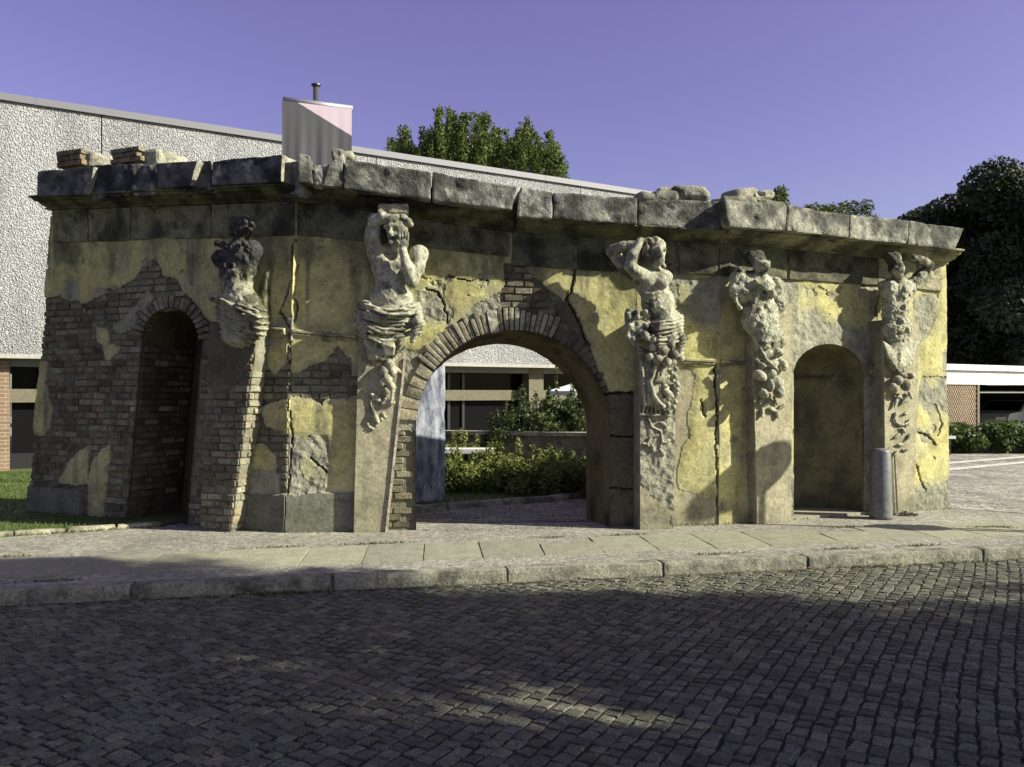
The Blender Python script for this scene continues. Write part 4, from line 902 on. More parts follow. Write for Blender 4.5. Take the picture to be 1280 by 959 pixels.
def sheet(name, pts, z, mat, thick=0, color=None):
    V = [(p[0], p[1], z) for p in pts]; n = len(V); Fc = [list(range(n))]
    if thick:
        V += [(p[0], p[1], z-thick) for p in pts]; Fc += [[i, i+n, (i+1) % n + n, (i+1) % n] for i in range(n)]
    return obj(name, V, Fc, mat, None, color=color)
E1 = Vector((.98, .198)).normalized(); E2 = Vector((-E1.y, E1.x)); K0 = Vector((0, 8.12))
def KP(a, b): p = K0 + E1*a + E2*b; return (p.x, p.y)        # along / away from the kerb line
M_MOS = sett_ground('mosaic_paving', (.265,.255,.205), (.16,.152,.12), 21, jitter=.75, bump=.3, mottle=.2)
M_FORE = sett_ground('forecourt_setts', (.30,.285,.235), (.14,.13,.105), 11, jitter=.6)
M_PATH = sett_ground('path_setts', (.19,.175,.13), (.06,.055,.04), 10, jitter=.6)
tag(sheet('ground', [(-400,-300),(400,-300),(400,500),(-400,500)], -.17, stone_mat('bare_ground','const',color=(.12,.115,.10),scale=2)), kind='structure')
tag(sheet('road', [KP(-60,0),KP(-60,-14),KP(60,-14),KP(60,0)], -.129, stone_mat('road_joint_sand','const',color=(.030,.029,.022),scale=25,amount=.4)), kind='structure')
pave = tag(sheet('pavement', [KP(-60,.19),KP(60,.19),KP(60,60),KP(-60,60)], -.004, M_MOS, .12), kind='structure')
fore = tag(sheet('forecourt', [(H_.x+.05, H_.y-.05), (9.0,10.7), (40,17.5), (40,60), (4.2,60), (3.6,12.6)], .001, M_FORE), kind='structure')
# kerb stones
kerb = tag(MB().obox((*KP(-40,.02),0), (E1.x,E1.y,0), (E2.x,E2.y,0), 80, .16, -.2, -.03).build('kerb_bed', stone_mat('kerb_bed','const',color=(.10,.095,.085)), None), kind='structure')
kx = [-11.6,-9.9,-8.2,-6.6,-5.1,-3.45,-1.70,-.04,1.55,3.15,5.25,7.0,8.7,10.4,12.1]
for k in range(len(kx)-1):
    a, b = kx[k]+.006, kx[k+1]-.006; j = [random.uniform(-.012,.012) for _ in range(4)]
    bow = lambda t: .012*t*t*.3 if t > 0 else .0
    c8 = [[[Vector((*KP(t, d+jj), z)) for z in (-.16, .004)] for d in (.0, .20)] for t, jj in ((a,j[0]),(b,j[1]))]
    rblock('kerb_stone', c8, kerb, M_STONE, weather((.25,.24,.205),(.15,.14,.125), 0,.3, 6, k*2.), r=.02, amp=.005, res=.05, lowamp=.004, seed=k)
# paving slabs
sx = -9.0; k = 0
while sx < 9.6:
    wd = random.choice((.62,.64,.66,.9)); d0, d1 = .62+.02*sx*.6, 1.58+.02*sx*.6
    if k % 5 == 4 and sx > -1: d1 -= .3
    c = np.array((.26,.25,.20))*random.uniform(.86,1.12); c = mix(c, (.23,.22,.195), np.array(random.uniform(0,.6))); sk = .10
    c8 = [[[Vector((*KP(t + (sk if d > 1 else 0), d), z)) for z in (-.05, .006+random.uniform(0,.005))] for d in (d0, d1)] for t in (sx+.004, sx+wd-.004)]
    rblock('paving_slab', c8, pave, M_SLAB, lambda W, q: np.tile((1,1,1),(len(W),1)), r=.01, amp=.003, res=.16); bpy.context.scene.objects[-1].color
    o = [x for x in pave.children][-1]; o.color = (*c, 1); sx += wd; k += 1
# right-hand slabs near the bollard
for a, b, d0, d1, c in ((5.0,5.9,1.62,2.2,(.36,.33,.26)),(5.93,6.9,1.62,2.25,(.30,.28,.235)),(6.2,7.6,1.0,1.55,(.33,.30,.24))):
    pass
# setts of the road
def sett_mesh(seed):
    rn = random.Random(seed); V = []; j = lambda s_: rn.uniform(-s_, s_); cr = [(j(.085), j(.085)) for _ in range(4)]
    for z, ins in ((-.5, 0), (.30, 0), (.45, .03), (.5, .07)):
        for (sx_, sy_), (cx_, cy_) in zip(((-1,-1),(1,-1),(1,1),(-1,1)), cr): V.append((sx_*(.5-ins)+cx_, sy_*(.5-ins)+cy_, z + (j(.06) if z > .3 else 0)))
    Fc = [[12,13,14,15]]
    for a in (0,4,8):
        for k in range(4): k2 = (k+1) % 4; Fc.append([a+k, a+k2, a+4+k2, a+4+k])
    me = mesh_from('sett', V, Fc); me.materials.append(M_SETT); return me
SM = [sett_mesh(i) for i in range(10)]
road = bpy.data.objects['road']; ga = R(30); g1 = Vector((math.sin(ga), math.cos(ga))); g2 = Vector((math.cos(ga), -math.sin(ga)))
setts = []; rnd = random.Random(3)
cw = .100
for r in range(-132, 132):
    s0 = r*cw; t = -16 + rnd.uniform(0,.12)
    while t < 24:
        l = rnd.uniform(.078,.145); t0 = t; t += l
        wob = .05*math.sin(t0*.8 + r*.02) + .003*math.sin(t0*3.1+r*.9) + rnd.uniform(-.004,.004)
        p = g1*(t0+l/2) + g2*(s0+wob); b = (p-K0).dot(E2)
        if b > -.06 or p.y < 2.2 or abs(p.x) > 9.5: continue
        setts.append((p, l, b))
def in_view(p): return p.y > 4.0 and abs(p.x) < .615*p.y
vis = sorted([i for i, s_ in enumerate(setts) if in_view(s_[0])], key=lambda i: setts[i][0].y); near = set(vis[:295]); V, Fq, Cc = [], [], []
for i, (p, l, b) in enumerate(setts):
    c = np.array((.100,.100,.096))*rnd.uniform(.66,1.38); c = c*np.array((1+rnd.uniform(-.04,.05),1,1+rnd.uniform(-.05,.04)))
    hz = fbm(p.x*.7, p.y*.7, 0, 2)*.02
    M = Matrix.Translation((p.x, p.y, -.155+float(hz)*.5+rnd.uniform(-.0025,.0025))) @ Matrix.Rotation(-ga+rnd.uniform(-.09,.09), 4, 'Z') @ Matrix.Rotation(rnd.uniform(-.014,.014), 4, 'X') @ Matrix.Rotation(rnd.uniform(-.014,.014), 4, 'Y') @ Matrix.Diagonal((cw-.008-rnd.uniform(0,.007), l-.008-rnd.uniform(0,.006), .07, 1))
    me = SM[i % 10]
    if i in near:
        o = bpy.data.objects.new('sett', me); COL.objects.link(o); o.parent = road; o.matrix_basis = M; o.color = (*c, 1)
    else:
        b_ = len(V); V += [tuple(M @ v.co) for v in me.vertices]; Fq += [[b_+k for k in f.vertices] for f in me.polygons]; Cc += [c]*16
tag(obj('sett_paving', V, Fq, M_SETTA, road, np.array(Cc)), kind='stuff'); print('setts', len(setts))

# ------------------------------------------------------------------ lawn, edging, grass
def grass_mat():
    m, n, b = new_mat('lawn'); b.inputs['Roughness'].default_value = .8; g = n.nodes.new('ShaderNodeNewGeometry')
    nz = n.nodes.new('ShaderNodeTexNoise'); nz.inputs['Scale'].default_value = 6; nz.inputs['Detail'].default_value = 8; n.links.new(g.outputs['Position'], nz.inputs['Vector'])
    cr = n.nodes.new('ShaderNodeValToRGB'); cr.color_ramp.elements[0].position = .3; cr.color_ramp.elements[0].color = (.035,.055,.012,1); cr.color_ramp.elements[1].position = .75; cr.color_ramp.elements[1].color = (.10,.13,.03,1)
    n.links.new(nz.outputs['Fac'], cr.inputs[0]); n.links.new(cr.outputs[0], b.inputs['Base Color']); return m
M_LAWN = grass_mat()
e0, e1 = G(-200,684), G(205,657.5)
lawnL = [(-40, 3.5), (e0.x, e0.y+.1), (e1.x, e1.y+.1), (e1.x+.2, e1.y+.6), (-3.2, 11.8), (-2.4,12.2), (-3.5,14.5), (-1.0,19.5), (-1.0,24.0), (-30,10)]
tag(sheet('lawn', [(e0.x-30, e0.y+.1-4), (e0.x, e0.y+.1), (e1.x, e1.y+.1), (-4.2, 11.2), (-2.6,11.6), G(520,639), G(690,627), G(735,621), (4.2,14.6), (4.2,30), (-40,30)], .012, M_LAWN), kind='structure')
def blades(name, region, n, hgt, col, seed, cond=None):
    rg = np.random.default_rng(seed); x0,y0,x1,y1 = region; P = np.stack([rg.uniform(x0,x1,n), rg.uniform(y0,y1,n)], -1)
    if cond is not None: P = P[cond(P[:,0], P[:,1])]
    n = len(P); a = rg.uniform(0, 2*math.pi, n); h = rg.uniform(.5,1.2,n)*hgt; w_ = rg.uniform(.004,.009,n)*(hgt/.06); ln = rg.uniform(-.6,.6,(n,2))*h[:,None]
    z0 = np.full(n, .01); b0 = np.column_stack([P[:,0]+w_*np.cos(a), P[:,1]+w_*np.sin(a), z0]); b1 = np.column_stack([P[:,0]-w_*np.cos(a), P[:,1]-w_*np.sin(a), z0]); tp = np.column_stack([P+ln, h])
    V = np.stack([b0,b1,tp],1).reshape(-1,3); Fq = np.arange(n*3).reshape(-1,3); c = np.array(col)*rg.uniform(.6,1.5,(n,1)); c = np.repeat(c, 3, 0)
    return tag(obj(name, V, Fq, M_LEAF, None, c), kind='stuff')
lawn_poly = [(e0.x, e0.y+.12), (e1.x, e1.y+.12), (-4.2,11.2), (-2.6,11.6), tuple(G(520,638)), tuple(G(690,626)), tuple(G(735,620)), (4.2,14.6), (4.2,20), (-14,20)]
foot = [tuple((F1.pt(-.1,0,.05)).xy), tuple(F1.pt(F1.L,0,.05).xy), tuple(F1.pt(F1.L,0,-1.2).xy), tuple(F1.pt(-.1,0,-1.2).xy)]
tag(blades('grass', (-13,9.3,4,18), 110000, .055, (.075,.115,.022), 5, lambda x, y: pip(x, y, lawn_poly) & ~pip(x, y, foot)), 'short green lawn grass behind and beside the portal', 'grass')
edge = empty('lawn_edging', (e1.x, e1.y, 0), 'low granite edging stones along the lawn beside the brick end wall', 'edging')
ex = np.linspace(0, 1, 7)
for k in range(6):
    a, b = e0.lerp(e1, ex[k]+.002), e0.lerp(e1, ex[k+1]-.002); d = (e1-e0).normalized(); n_ = Vector((-d.y, d.x))
    c8 = [[[Vector((*(q + n_*dd), z)) for z in (-.05, .045+random.uniform(0,.015))] for dd in (0,.12)] for q in (a, b)]
    rblock('edging_stone', c8, edge, M_STONE, weather((.36,.33,.27),(.17,.16,.12)), r=.02, amp=.008, res=.06)
edge2 = empty('path_edging', (*G(640,630), 0), 'granite edging between shaded grass and the path behind the arch', 'edging')
ep = [G(505,641.5), G(560,637), G(630,631.5), G(690,627.5), G(715,623), G(760,620)]
for k in range(5):
    a, b = ep[k], ep[k+1]; d = (b-a).normalized(); n_ = Vector((-d.y, d.x)); a = a + d*.01; b = b - d*.01
    c8 = [[[Vector((*(q + n_*dd), z)) for z in (-.05, .09)] for dd in (0,.14)] for q in (a, b)]
    rblock('edging_stone', c8, edge2, M_STONE, weather((.30,.28,.25),(.15,.14,.12)), r=.02, amp=.008, res=.06)
tag(sheet('path', [(-2.9,10.9), (3.0,11.3), (4.2,14.6), G(735,622), G(690,629), G(520,641)], .002, M_PATH), kind='structure')
# weeds along joints
def weed_strip(x0, x1, b, n, seed, h=.05):
    rg = np.random.default_rng(seed); t = rg.uniform(x0,x1,n); cl = rg.uniform(x0,x1,max(3,n//60)); t = cl[rg.integers(0,len(cl),n)]+rg.normal(0,.16,n); P = np.array([KP(a, b+rg.normal(0,.012)) for a in t]); return P
def blades_at(name, P, hgt, col, seed):
    rg = np.random.default_rng(seed); n = len(P); a = rg.uniform(0, 2*math.pi, n); h = rg.uniform(.4,1.3,n)*hgt; w_ = rg.uniform(.004,.01,n); ln = rg.uniform(-.9,.9,(n,2))*h[:,None]; z0 = np.full(n, P[:,2].mean() if P.shape[1] > 2 else 0.)
    z0 = P[:,2] if P.shape[1] > 2 else z0
    V = np.stack([np.column_stack([P[:,0]+w_*np.cos(a), P[:,1]+w_*np.sin(a), z0]), np.column_stack([P[:,0]-w_*np.cos(a), P[:,1]-w_*np.sin(a), z0]), np.column_stack([P[:,:2]+ln, z0+h])],1).reshape(-1,3)
    c = np.repeat(np.array(col)*rg.uniform(.5,1.6,(n,1)), 3, 0); return obj(name, V, np.arange(n*3).reshape(-1,3), M_LEAF, None, c)
wp = np.concatenate([np.column_stack([weed_strip(-7,8,-.02,700,1), np.full(700,-.13)]), np.column_stack([weed_strip(-7,8,.33,350,2), np.full(350,0)]), np.column_stack([weed_strip(-7,8,1.66,500,4), np.full(500,0)])])
wb = []
for F, o_ in ((F1,.06),(F2,.08),(F3,.06),(F4,.06)):
    u_ = RNG.uniform(0, F.L, 140); wb.append(np.array([tuple(F.pt(a, 0, o_+abs(RNG.normal(0,.03)))) for a in u_]))
tuft = G(1240,660); wb.append(np.column_stack([RNG.normal(tuft.x,.16,260), RNG.normal(tuft.y,.03,260), np.zeros(260)]))
ed_ = np.array([tuple(e0.lerp(e1, t)) for t in np.clip(RNG.normal(.75,.22,420),0,1)]); wb.append(np.column_stack([ed_ + RNG.normal(0,.02,(420,2)) - [0,.03], np.zeros(420)]))
tag(blades_at('weeds', np.concatenate([wp]+wb), .03, (.10,.11,.03), 9), 'small weeds in paving joints along kerb and wall', 'weeds', kind='stuff')
# fallen leaves and grit in the gutter
n = 420; t = RNG.uniform(-6,8,n); P = np.array([KP(a, -abs(RNG.normal(.02,.07))-.01) for a in t]); sz = RNG.uniform(.008,.022,n); an = RNG.uniform(0,6.28,n); V = []
for k in range(4): V.append(np.column_stack([P[:,0]+sz*np.cos(an+k*1.57)*(1 if k % 2 else .6), P[:,1]+sz*np.sin(an+k*1.57)*(1 if k % 2 else .6), np.full(n,-.108)+RNG.uniform(-.004,.012,n)]))
tag(obj('leaf_litter', np.stack(V,1).reshape(-1,3), np.arange(n*4).reshape(-1,4), M_LEAF, None, np.repeat(np.array((.30,.22,.08))*RNG.uniform(.4,1.3,(n,1)),4,0)), 'dry fallen leaves and grit along the gutter', 'leaf litter', kind='stuff')

# ------------------------------------------------------------------ exhibition building behind
BD = Vector((.8671,.4981)); BN = Vector((BD.y,-BD.x)); B0 = Vector((-10.97,18.0))
def BP(t, o=0): p = B0 + BD*t + BN*o; return p
def pebble():
    m, n, b = new_mat('pebble_concrete'); b.inputs['Roughness'].default_value = .9; b.inputs['Specular IOR Level'].default_value = .2; g = n.nodes.new('ShaderNodeNewGeometry')
    ns = n.nodes.new('ShaderNodeTexNoise'); ns.inputs['Scale'].default_value = 8; ns.inputs['Detail'].default_value = 3
    n.links.new(g.outputs['Position'], ns.inputs['Vector'])
    ad = n.nodes.new('ShaderNodeVectorMath'); ad.operation = 'MULTIPLY_ADD'; ad.inputs[1].default_value = (.12,.12,.12); n.links.new(ns.outputs['Color'], ad.inputs[0]); n.links.new(g.outputs['Position'], ad.inputs[2])
    vo = n.nodes.new('ShaderNodeTexVoronoi'); vo.inputs['Scale'].default_value = 29; n.links.new(ad.outputs[0], vo.inputs['Vector'])
    cr = n.nodes.new('ShaderNodeValToRGB'); e = cr.color_ramp.elements; e[0].position = .18; e[0].color = (.50,.50,.495,1); e[1].position = .62; e[1].color = (.29,.29,.285,1)
    n.links.new(vo.outputs['Distance'], cr.inputs[0]); lw = n.nodes.new('ShaderNodeTexNoise'); lw.inputs['Scale'].default_value = .9; lw.inputs['Detail'].default_value = 7; sm_ = n.nodes.new('ShaderNodeMapping'); sm_.inputs['Scale'].default_value = (1.6,1.6,.35); n.links.new(g.outputs['Position'], sm_.inputs[0]); n.links.new(sm_.outputs[0], lw.inputs['Vector']); lr = n.nodes.new('ShaderNodeMapRange'); lr.inputs[1].default_value = .35; lr.inputs[2].default_value = .65; lr.inputs[3].default_value = .80; lr.inputs[4].default_value = 1.08; n.links.new(lw.outputs['Fac'], lr.inputs[0]); sep = n.nodes.new('ShaderNodeSeparateColor'); n.links.new(vo.outputs['Color'], sep.inputs[0])
    vr = n.nodes.new('ShaderNodeMapRange'); vr.inputs[3].default_value = .75; vr.inputs[4].default_value = 1.12; n.links.new(sep.outputs[0], vr.inputs[0])
    sc = n.nodes.new('ShaderNodeVectorMath'); sc.operation = 'SCALE'; n.links.new(cr.outputs[0], sc.inputs[0]); pm = n.nodes.new('ShaderNodeMath'); pm.operation = 'MULTIPLY'; n.links.new(vr.outputs[0], pm.inputs[0]); n.links.new(lr.outputs[0], pm.inputs[1]); n.links.new(pm.outputs[0], sc.inputs['Scale']); n.links.new(sc.outputs[0], b.inputs['Base Color'])
    inv = n.nodes.new('ShaderNodeMath'); inv.operation = 'SUBTRACT'; inv.inputs[0].default_value = 1; n.links.new(vo.outputs['Distance'], inv.inputs[1])
    bp = n.nodes.new('ShaderNodeBump'); bp.inputs['Strength'].default_value = 1.0; bp.inputs['Distance'].default_value = .035; n.links.new(inv.outputs[0], bp.inputs['Height']); n.links.new(bp.outputs[0], b.inputs['Normal'])
    return m
M_PEB = pebble(); M_ZINC = plain('zinc', (.17,.17,.18), .6, .3); M_CREAM = stone_mat('cream_concrete','const',color=(.15,.135,.095),scale=12,amount=.12,bump=.1)
M_GLASS = plain('dark_glass', (.008,.008,.009), .06, 0, .04); M_DARK = plain('dark_metal', (.025,.025,.025), .4, .3)
hall = empty('exhibition_hall', (*BP(8), 0), 'white pebble-dashed exhibition hall rising behind the ruin', 'building')
u3, n3 = (BD.x,BD.y,0), (BN.x,BN.y,0)
def hb(name, t0, t1, o0, o1, z0, z1, mat, parent=hall, color=None): return MB().obox((*BP(t0,o0),0), u3, n3, t1-t0, o1-o0, z0, z1).build(name, mat, parent, color=color)
ts = [1.96+6.55*k for k in range(-2, 4)]; ZT = 7.98; ZB = 2.56
for k in range(len(ts)-1):
    hb('concrete_panel', ts[k]+.012, ts[k+1]-.012, -.35, 0, ZB, ZT, M_PEB)
    hb('coping', ts[k]-1.3+.005, ts[k+1]-1.3-.005, -.5, .07, ZT+.005, ZT+.16, M_ZINC)
hb('core', ts[0]+.1, ts[-1]-.1, -9, -.36, 2.3, ZT-.05, plain('hall_core',(.2,.2,.2),.9))
hb('lower_trim', ts[0], ts[-1], -.5, .05, ZB-.1, ZB-.004, stone_mat('trim','const',color=(.36,.35,.31),scale=10,amount=.1))
hb('soffit', ts[0], ts[-1], -1.6, -.5, ZB-.09, ZB+.1, M_DARK)
tw0, tw1 = 2.0, 21.0
t_pier = lambda px, o: ((px-CX)/FPX*(B0.y+BN.y*o) - (B0.x+BN.x*o)) / (BD.x-(px-CX)/FPX*BD.y)
gz = -.9
tp0, tp1 = t_pier(-60, -.6), t_pier(12, -.6)
def hall_brick():
    m, n, b = new_mat('facing_brick'); b.inputs['Roughness'].default_value = .9; g = n.nodes.new('ShaderNodeNewGeometry'); sp = n.nodes.new('ShaderNodeSeparateXYZ'); n.links.new(g.outputs['Position'], sp.inputs[0])
    cb = n.nodes.new('ShaderNodeCombineXYZ'); n.links.new(sp.outputs[0], cb.inputs[0]); n.links.new(sp.outputs[2], cb.inputs[1]); br = n.nodes.new('ShaderNodeTexBrick'); n.links.new(cb.outputs[0], br.inputs['Vector'])
    br.inputs['Scale'].default_value = 1; br.inputs['Brick Width'].default_value = .24; br.inputs['Row Height'].default_value = .085; br.inputs['Mortar Size'].default_value = .008
    br.inputs['Color1'].default_value = (.17,.105,.06,1); br.inputs['Color2'].default_value = (.22,.145,.085,1); br.inputs['Mortar'].default_value = (.3,.27,.22,1); n.links.new(br.outputs[0], b.inputs['Base Color']); return m
M_HB = hall_brick()
hb('brick_pier', tp0, tp1, -1.2, -.3, 0, ZB-.1, M_HB)
px_cuts = [12, 62, 150, 250, 350, 450, 560, 578, 655, 760, 860]
tcs = [t_pier(p, gz) for p in px_cuts]
for k in range(len(tcs)-1):
    win = MB().obox((*BP(tcs[k]+.04,gz),0), u3, n3, tcs[k+1]-tcs[k]-.08, -.05, .35, ZB-.1).build('window', M_GLASS, hall)
    hb('mullion', tcs[k+1]-.04, tcs[k+1]+.04, gz-.06, gz+.06, .3, ZB-.1, M_DARK, win)
zt0 = CAMZ + (492-498)*BP(t_pier(620,gz)).y/FPX; 
hb('transom', tcs[0], tcs[-1], gz+.065, gz+.2, 1.50, 1.80, M_CREAM)
hb('sill', tcs[0], tcs[-1], gz-.3, gz+.15, 0, .34, M_DARK)
hb('column', t_pier(657,-.55), t_pier(675,-.55), -.75, -.35, 0, ZB-.1, M_CREAM)
# ---- low planter wall, shrubs
pl0, pl1 = G(505,600), G(800,606)
planter = empty('planter_wall', (0, 16.6, 0), 'low concrete planter wall between the shrubs behind the arch', 'wall')
MB().quad_box([(-3.2,18.2,0),(5.2,15.6,0),(5.3,15.9,0),(-3.1,18.5,0),(-3.2,18.2,.84),(5.2,15.6,.84),(5.3,15.9,.84),(-3.1,18.5,.84)]).build('wall_body', stone_mat('planter_concrete','const',color=(.20,.18,.14),scale=8), planter)
MB().quad_box([(-3.25,18.15,.845),(5.25,15.55,.845),(5.35,15.95,.845),(-3.15,18.55,.845),(-3.25,18.15,.92),(5.25,15.55,.92),(5.35,15.95,.92),(-3.15,18.55,.92)]).build('coping', stone_mat('planter_coping','const',color=(.34,.31,.25),scale=8), planter)

# ------------------------------------------------------------------ foliage
def leaf_cloud(name, clumps, n, size, cols, parent, seed, aspect=.55, shell=.35, up=.3, mat=M_LEAF, fold=True):
    rg = np.random.default_rng(seed); cl = np.array(clumps, float); wgt = (cl[:,3]*cl[:,4]*cl[:,5])**(2/3.); wgt /= wgt.sum()
    k = rg.choice(len(cl), n, p=wgt); d = rg.normal(size=(n,3)); d /= np.linalg.norm(d, axis=1, keepdims=True); r = rg.uniform(0,1,n)**shell
    P = cl[k,:3] + d*cl[k,3:6]*r[:,None]*(1+.25*fbm(d[:,0]*2+k, d[:,1]*2, d[:,2]*2, 2)*2)[:,None]
    nn = d*.5 + rg.normal(size=(n,3))*.7; nn[:,2] += up; nn /= np.linalg.norm(nn, axis=1, keepdims=True)
    a = np.cross(nn, rg.normal(size=(n,3))); a /= np.linalg.norm(a, axis=1, keepdims=True); b = np.cross(nn, a); s_ = size*rg.uniform(.55,1.3,n)[:,None]
    V = np.stack([P-a*s_, P+b*s_*aspect-nn*s_*.15, P+a*s_, P-b*s_*aspect-nn*s_*.15], 1).reshape(-1,3)
    c0, c1 = np.array(cols[0]), np.array(cols[1]); ck = rg.uniform(0,1,len(cl))[k]*.6 + rg.uniform(0,.5,n); c = mix(c0, c1, np.clip(ck,0,1))*rg.uniform(.75,1.2,(n,1))
    return obj(name, V, np.arange(n*4).reshape(-1,4), mat, parent, np.repeat(c, 4, 0))
def tree(name, label, x, y, trunk_h, tr, clumps, n, size, cols, seed, group=None, shell=.4):
    t = empty(name, (x, y, 0), label, 'tree', group); rn = random.Random(seed); mb = MB()
    zc = max(c[2] for c in clumps)
    zc = trunk_h + (zc-trunk_h)*.7
    mb.tube([(x,y,-.15),(x+.08,y,trunk_h*.5),(x-.05,y+.05,trunk_h),(x+.1,y,trunk_h+(zc-trunk_h)*.6),(x,y,zc)], [tr*1.25,tr,tr*.8,tr*.45,tr*.12], 9)
    for c in rn.sample(list(clumps), min(len(clumps), 16)):
        z0 = min(trunk_h*rn.uniform(.75,1.2), c[2]-.2); q = Vector((c[0],c[1],c[2])); b = Vector((x,y,z0)); m = b.lerp(q,.5)+Vector((0,0,.25*(q-b).length*.3))
        mb.tube([b, m, q], [tr*.4, tr*.24, tr*.08], 6)
    mb.build('trunk', M_BARK, t, smooth=True); leaf_cloud('crown', clumps, n, size, cols, t, seed, shell=shell); return t
def crown(x, y, z0, z1, r, n, seed, taper=.5, cr=(.22,.36)):
    rn = random.Random(seed); out = []
    for i in range(n):
        t = rn.random(); z = z0+(z1-z0)*t; rad = r*(1-taper*abs(2*t-.8))*rn.uniform(.25,1); a = rn.uniform(0,6.283); s_ = r*rn.uniform(*cr)
        out.append((x+rad*math.cos(a), y+rad*math.sin(a), z, s_, s_, s_*.8))
    return out
def PX(px, py, Y): return ((px-CX)/FPX*Y, Y, CAMZ+(HY-py)*Y/FPX)
# broad tree whose crown shows above the hall roof
cl = []; rn = random.Random(12); ENV = [(474,205),(490,172),(503,152),(516,170),(528,158),(545,138),(560,128),(572,136),(585,146),(600,134),(612,146),(628,158),(642,168),(650,148),(657,141),(666,156),(680,166),(692,160),(700,182),(712,214)]
def env(px):
    for (a, ya), (b, yb) in zip(ENV[:-1], ENV[1:]):
        if a <= px <= b: return ya + (yb-ya)*(px-a)/(b-a)
    return 215
for q in range(420):
    px = rn.uniform(476,710); e_ = env(px); py = e_ + 3 + 75*rn.random()**.9
    x, y, z = PX(px, py, 40+rn.uniform(-2.5,2.5)); h_ = min(.95, .012*(py-e_)+.28)*rn.uniform(.7,1.1); cl.append((x, y, z, .17*rn.uniform(.8,1.5), .2, h_))
for px, py, r_ in ((530,205,1.1),(560,185,1.1),(590,190,1.3),(620,200,1.2),(655,195,1.0),(680,205,.9),(505,200,.8),(575,170,.7),(548,175,.7),(605,175,.7)): x, y, z = PX(px, py, 41); cl.append((x,y,z,r_,r_,r_))
cl += crown(-2,40,5,9.5,4.0,14,3)
tree('broadleaf_tree', 'sunlit green tree with spiky shoots rising above the hall roof', -2.0, 40, 5, .35, cl, 85000, .075, ((.05,.08,.012),(.12,.155,.03)), 21, shell=.6)
# dark trees to the right
DARKG = ((.012,.02,.008),(.035,.05,.016)); MIDG = ((.03,.05,.012),(.075,.10,.025))
for i, (px, Y, top, r_, lb) in enumerate(((1165,45,254,4.0,'round-topped dark tree beside the tallest tree right of the portal'),(1222,41,226,4.4,'dark tree with a stepped crown above the low building'),(1285,38,207,5.6,'tallest near-black tree above the low brick building'),(1345,40,200,6.0,'dark tree standing next to the tallest tree'))):
    x, y, z = PX(px, top, Y); cl = crown(x, y, 3.2, z-.9, r_, 60, 40+i, .45, (.18,.30)); cl.append((x,y,z-.9,r_*.25,r_*.25,.9))
    tree('dark_tree', lb, x, y, 3.5, .35, cl, 60000, .125, DARKG if i else ((.018,.03,.01),(.05,.068,.02)), 60+i, 'dark trees behind the low building', .3)
for i, (px, Y, top, r_, lb) in enumerate(((975,58,231,3.0,'distant tree top peeking over the rubble on the cornice'),(1083,60,248,3.6,'distant tree top above the cornice near its end'),(1035,64,255,2.6,'smallest distant tree top just over the cornice'))):
    x, y, z = PX(px, top, Y); cl = crown(x, y, 6, z-.7, r_, 34, 80+i, .3, (.2,.34)); cl.append((x,y,z-.6,.6,.6,.6))
    tree('distant_tree', lb, x, y, 6, .3, cl, 16000, .12, ((.045,.07,.016),(.10,.13,.03)), 90+i, 'distant trees over the cornice')
# trees across the street whose shade falls on the road (outside the frame)
shift = Vector((SUN.x/SUN.z, SUN.y/SUN.z)); rn = random.Random(31); st = [[], [], []]; tx = ((10.5,1.2),(13.5,-1.0),(16.5,2.2))
DAP = [G(a, b, -.12) for a, b in ((345,817),(590,832),(670,768),(1020,748),(900,752),(150,775),(480,800),(760,765),(560,790),(1130,760),(250,800))]
for i in range(1300):
    gx, gy = rn.uniform(-11, 9), rn.uniform(0.5, 9.2); z = rn.uniform(3.6, 15)
    lim = 8.0 + .22*math.sin(gx*1.3+.6) + (.5 if gx < -1.4 else 0) - (.35 if -.6 < gx < 2.0 else 0)
    if gy > lim-.3 or any(((gx-q_.x)/.42)**2+((gy-q_.y)/.22)**2 < 1 for q_ in DAP): continue
    x, y = gx + shift.x*z, gy + shift.y*z
    if not (8.2 < x < 19.5): continue
    j = min(range(3), key=lambda q: (tx[q][0]-x)**2+(tx[q][1]-y)**2); r_ = rn.uniform(.35,.75); st[j].append((x,y,z,r_,r_,r_*.7))
for j in range(3):
    if len(st[j]) < 3: continue
    tree('street_tree', ('leafy street tree with the lowest branches across the road','leafy street tree set back across the road','leafy street tree farthest along the road')[j], tx[j][0], tx[j][1], 4, .25, st[j], 120*len(st[j]), .12, MIDG, 100+j, 'street trees across the road', .5)
# added trees that keep the wood on the right in shade (outside the frame)
for j, (x, y) in enumerate(((38,34),(42,40),(36,46),(45,35))):
    tree('shade_tree', ('tall added shade tree at the wood edge','tall added shade tree deep in the wood','tall added shade tree nearest the road in the wood','tall added shade tree at the back of the wood')[j], x, y, 5, .4, crown(x,y,3,17,5.5,50,200+j,.4,(.25,.4)), 9000, .42, DARKG, 210+j, 'unseen trees added to shade the wood')
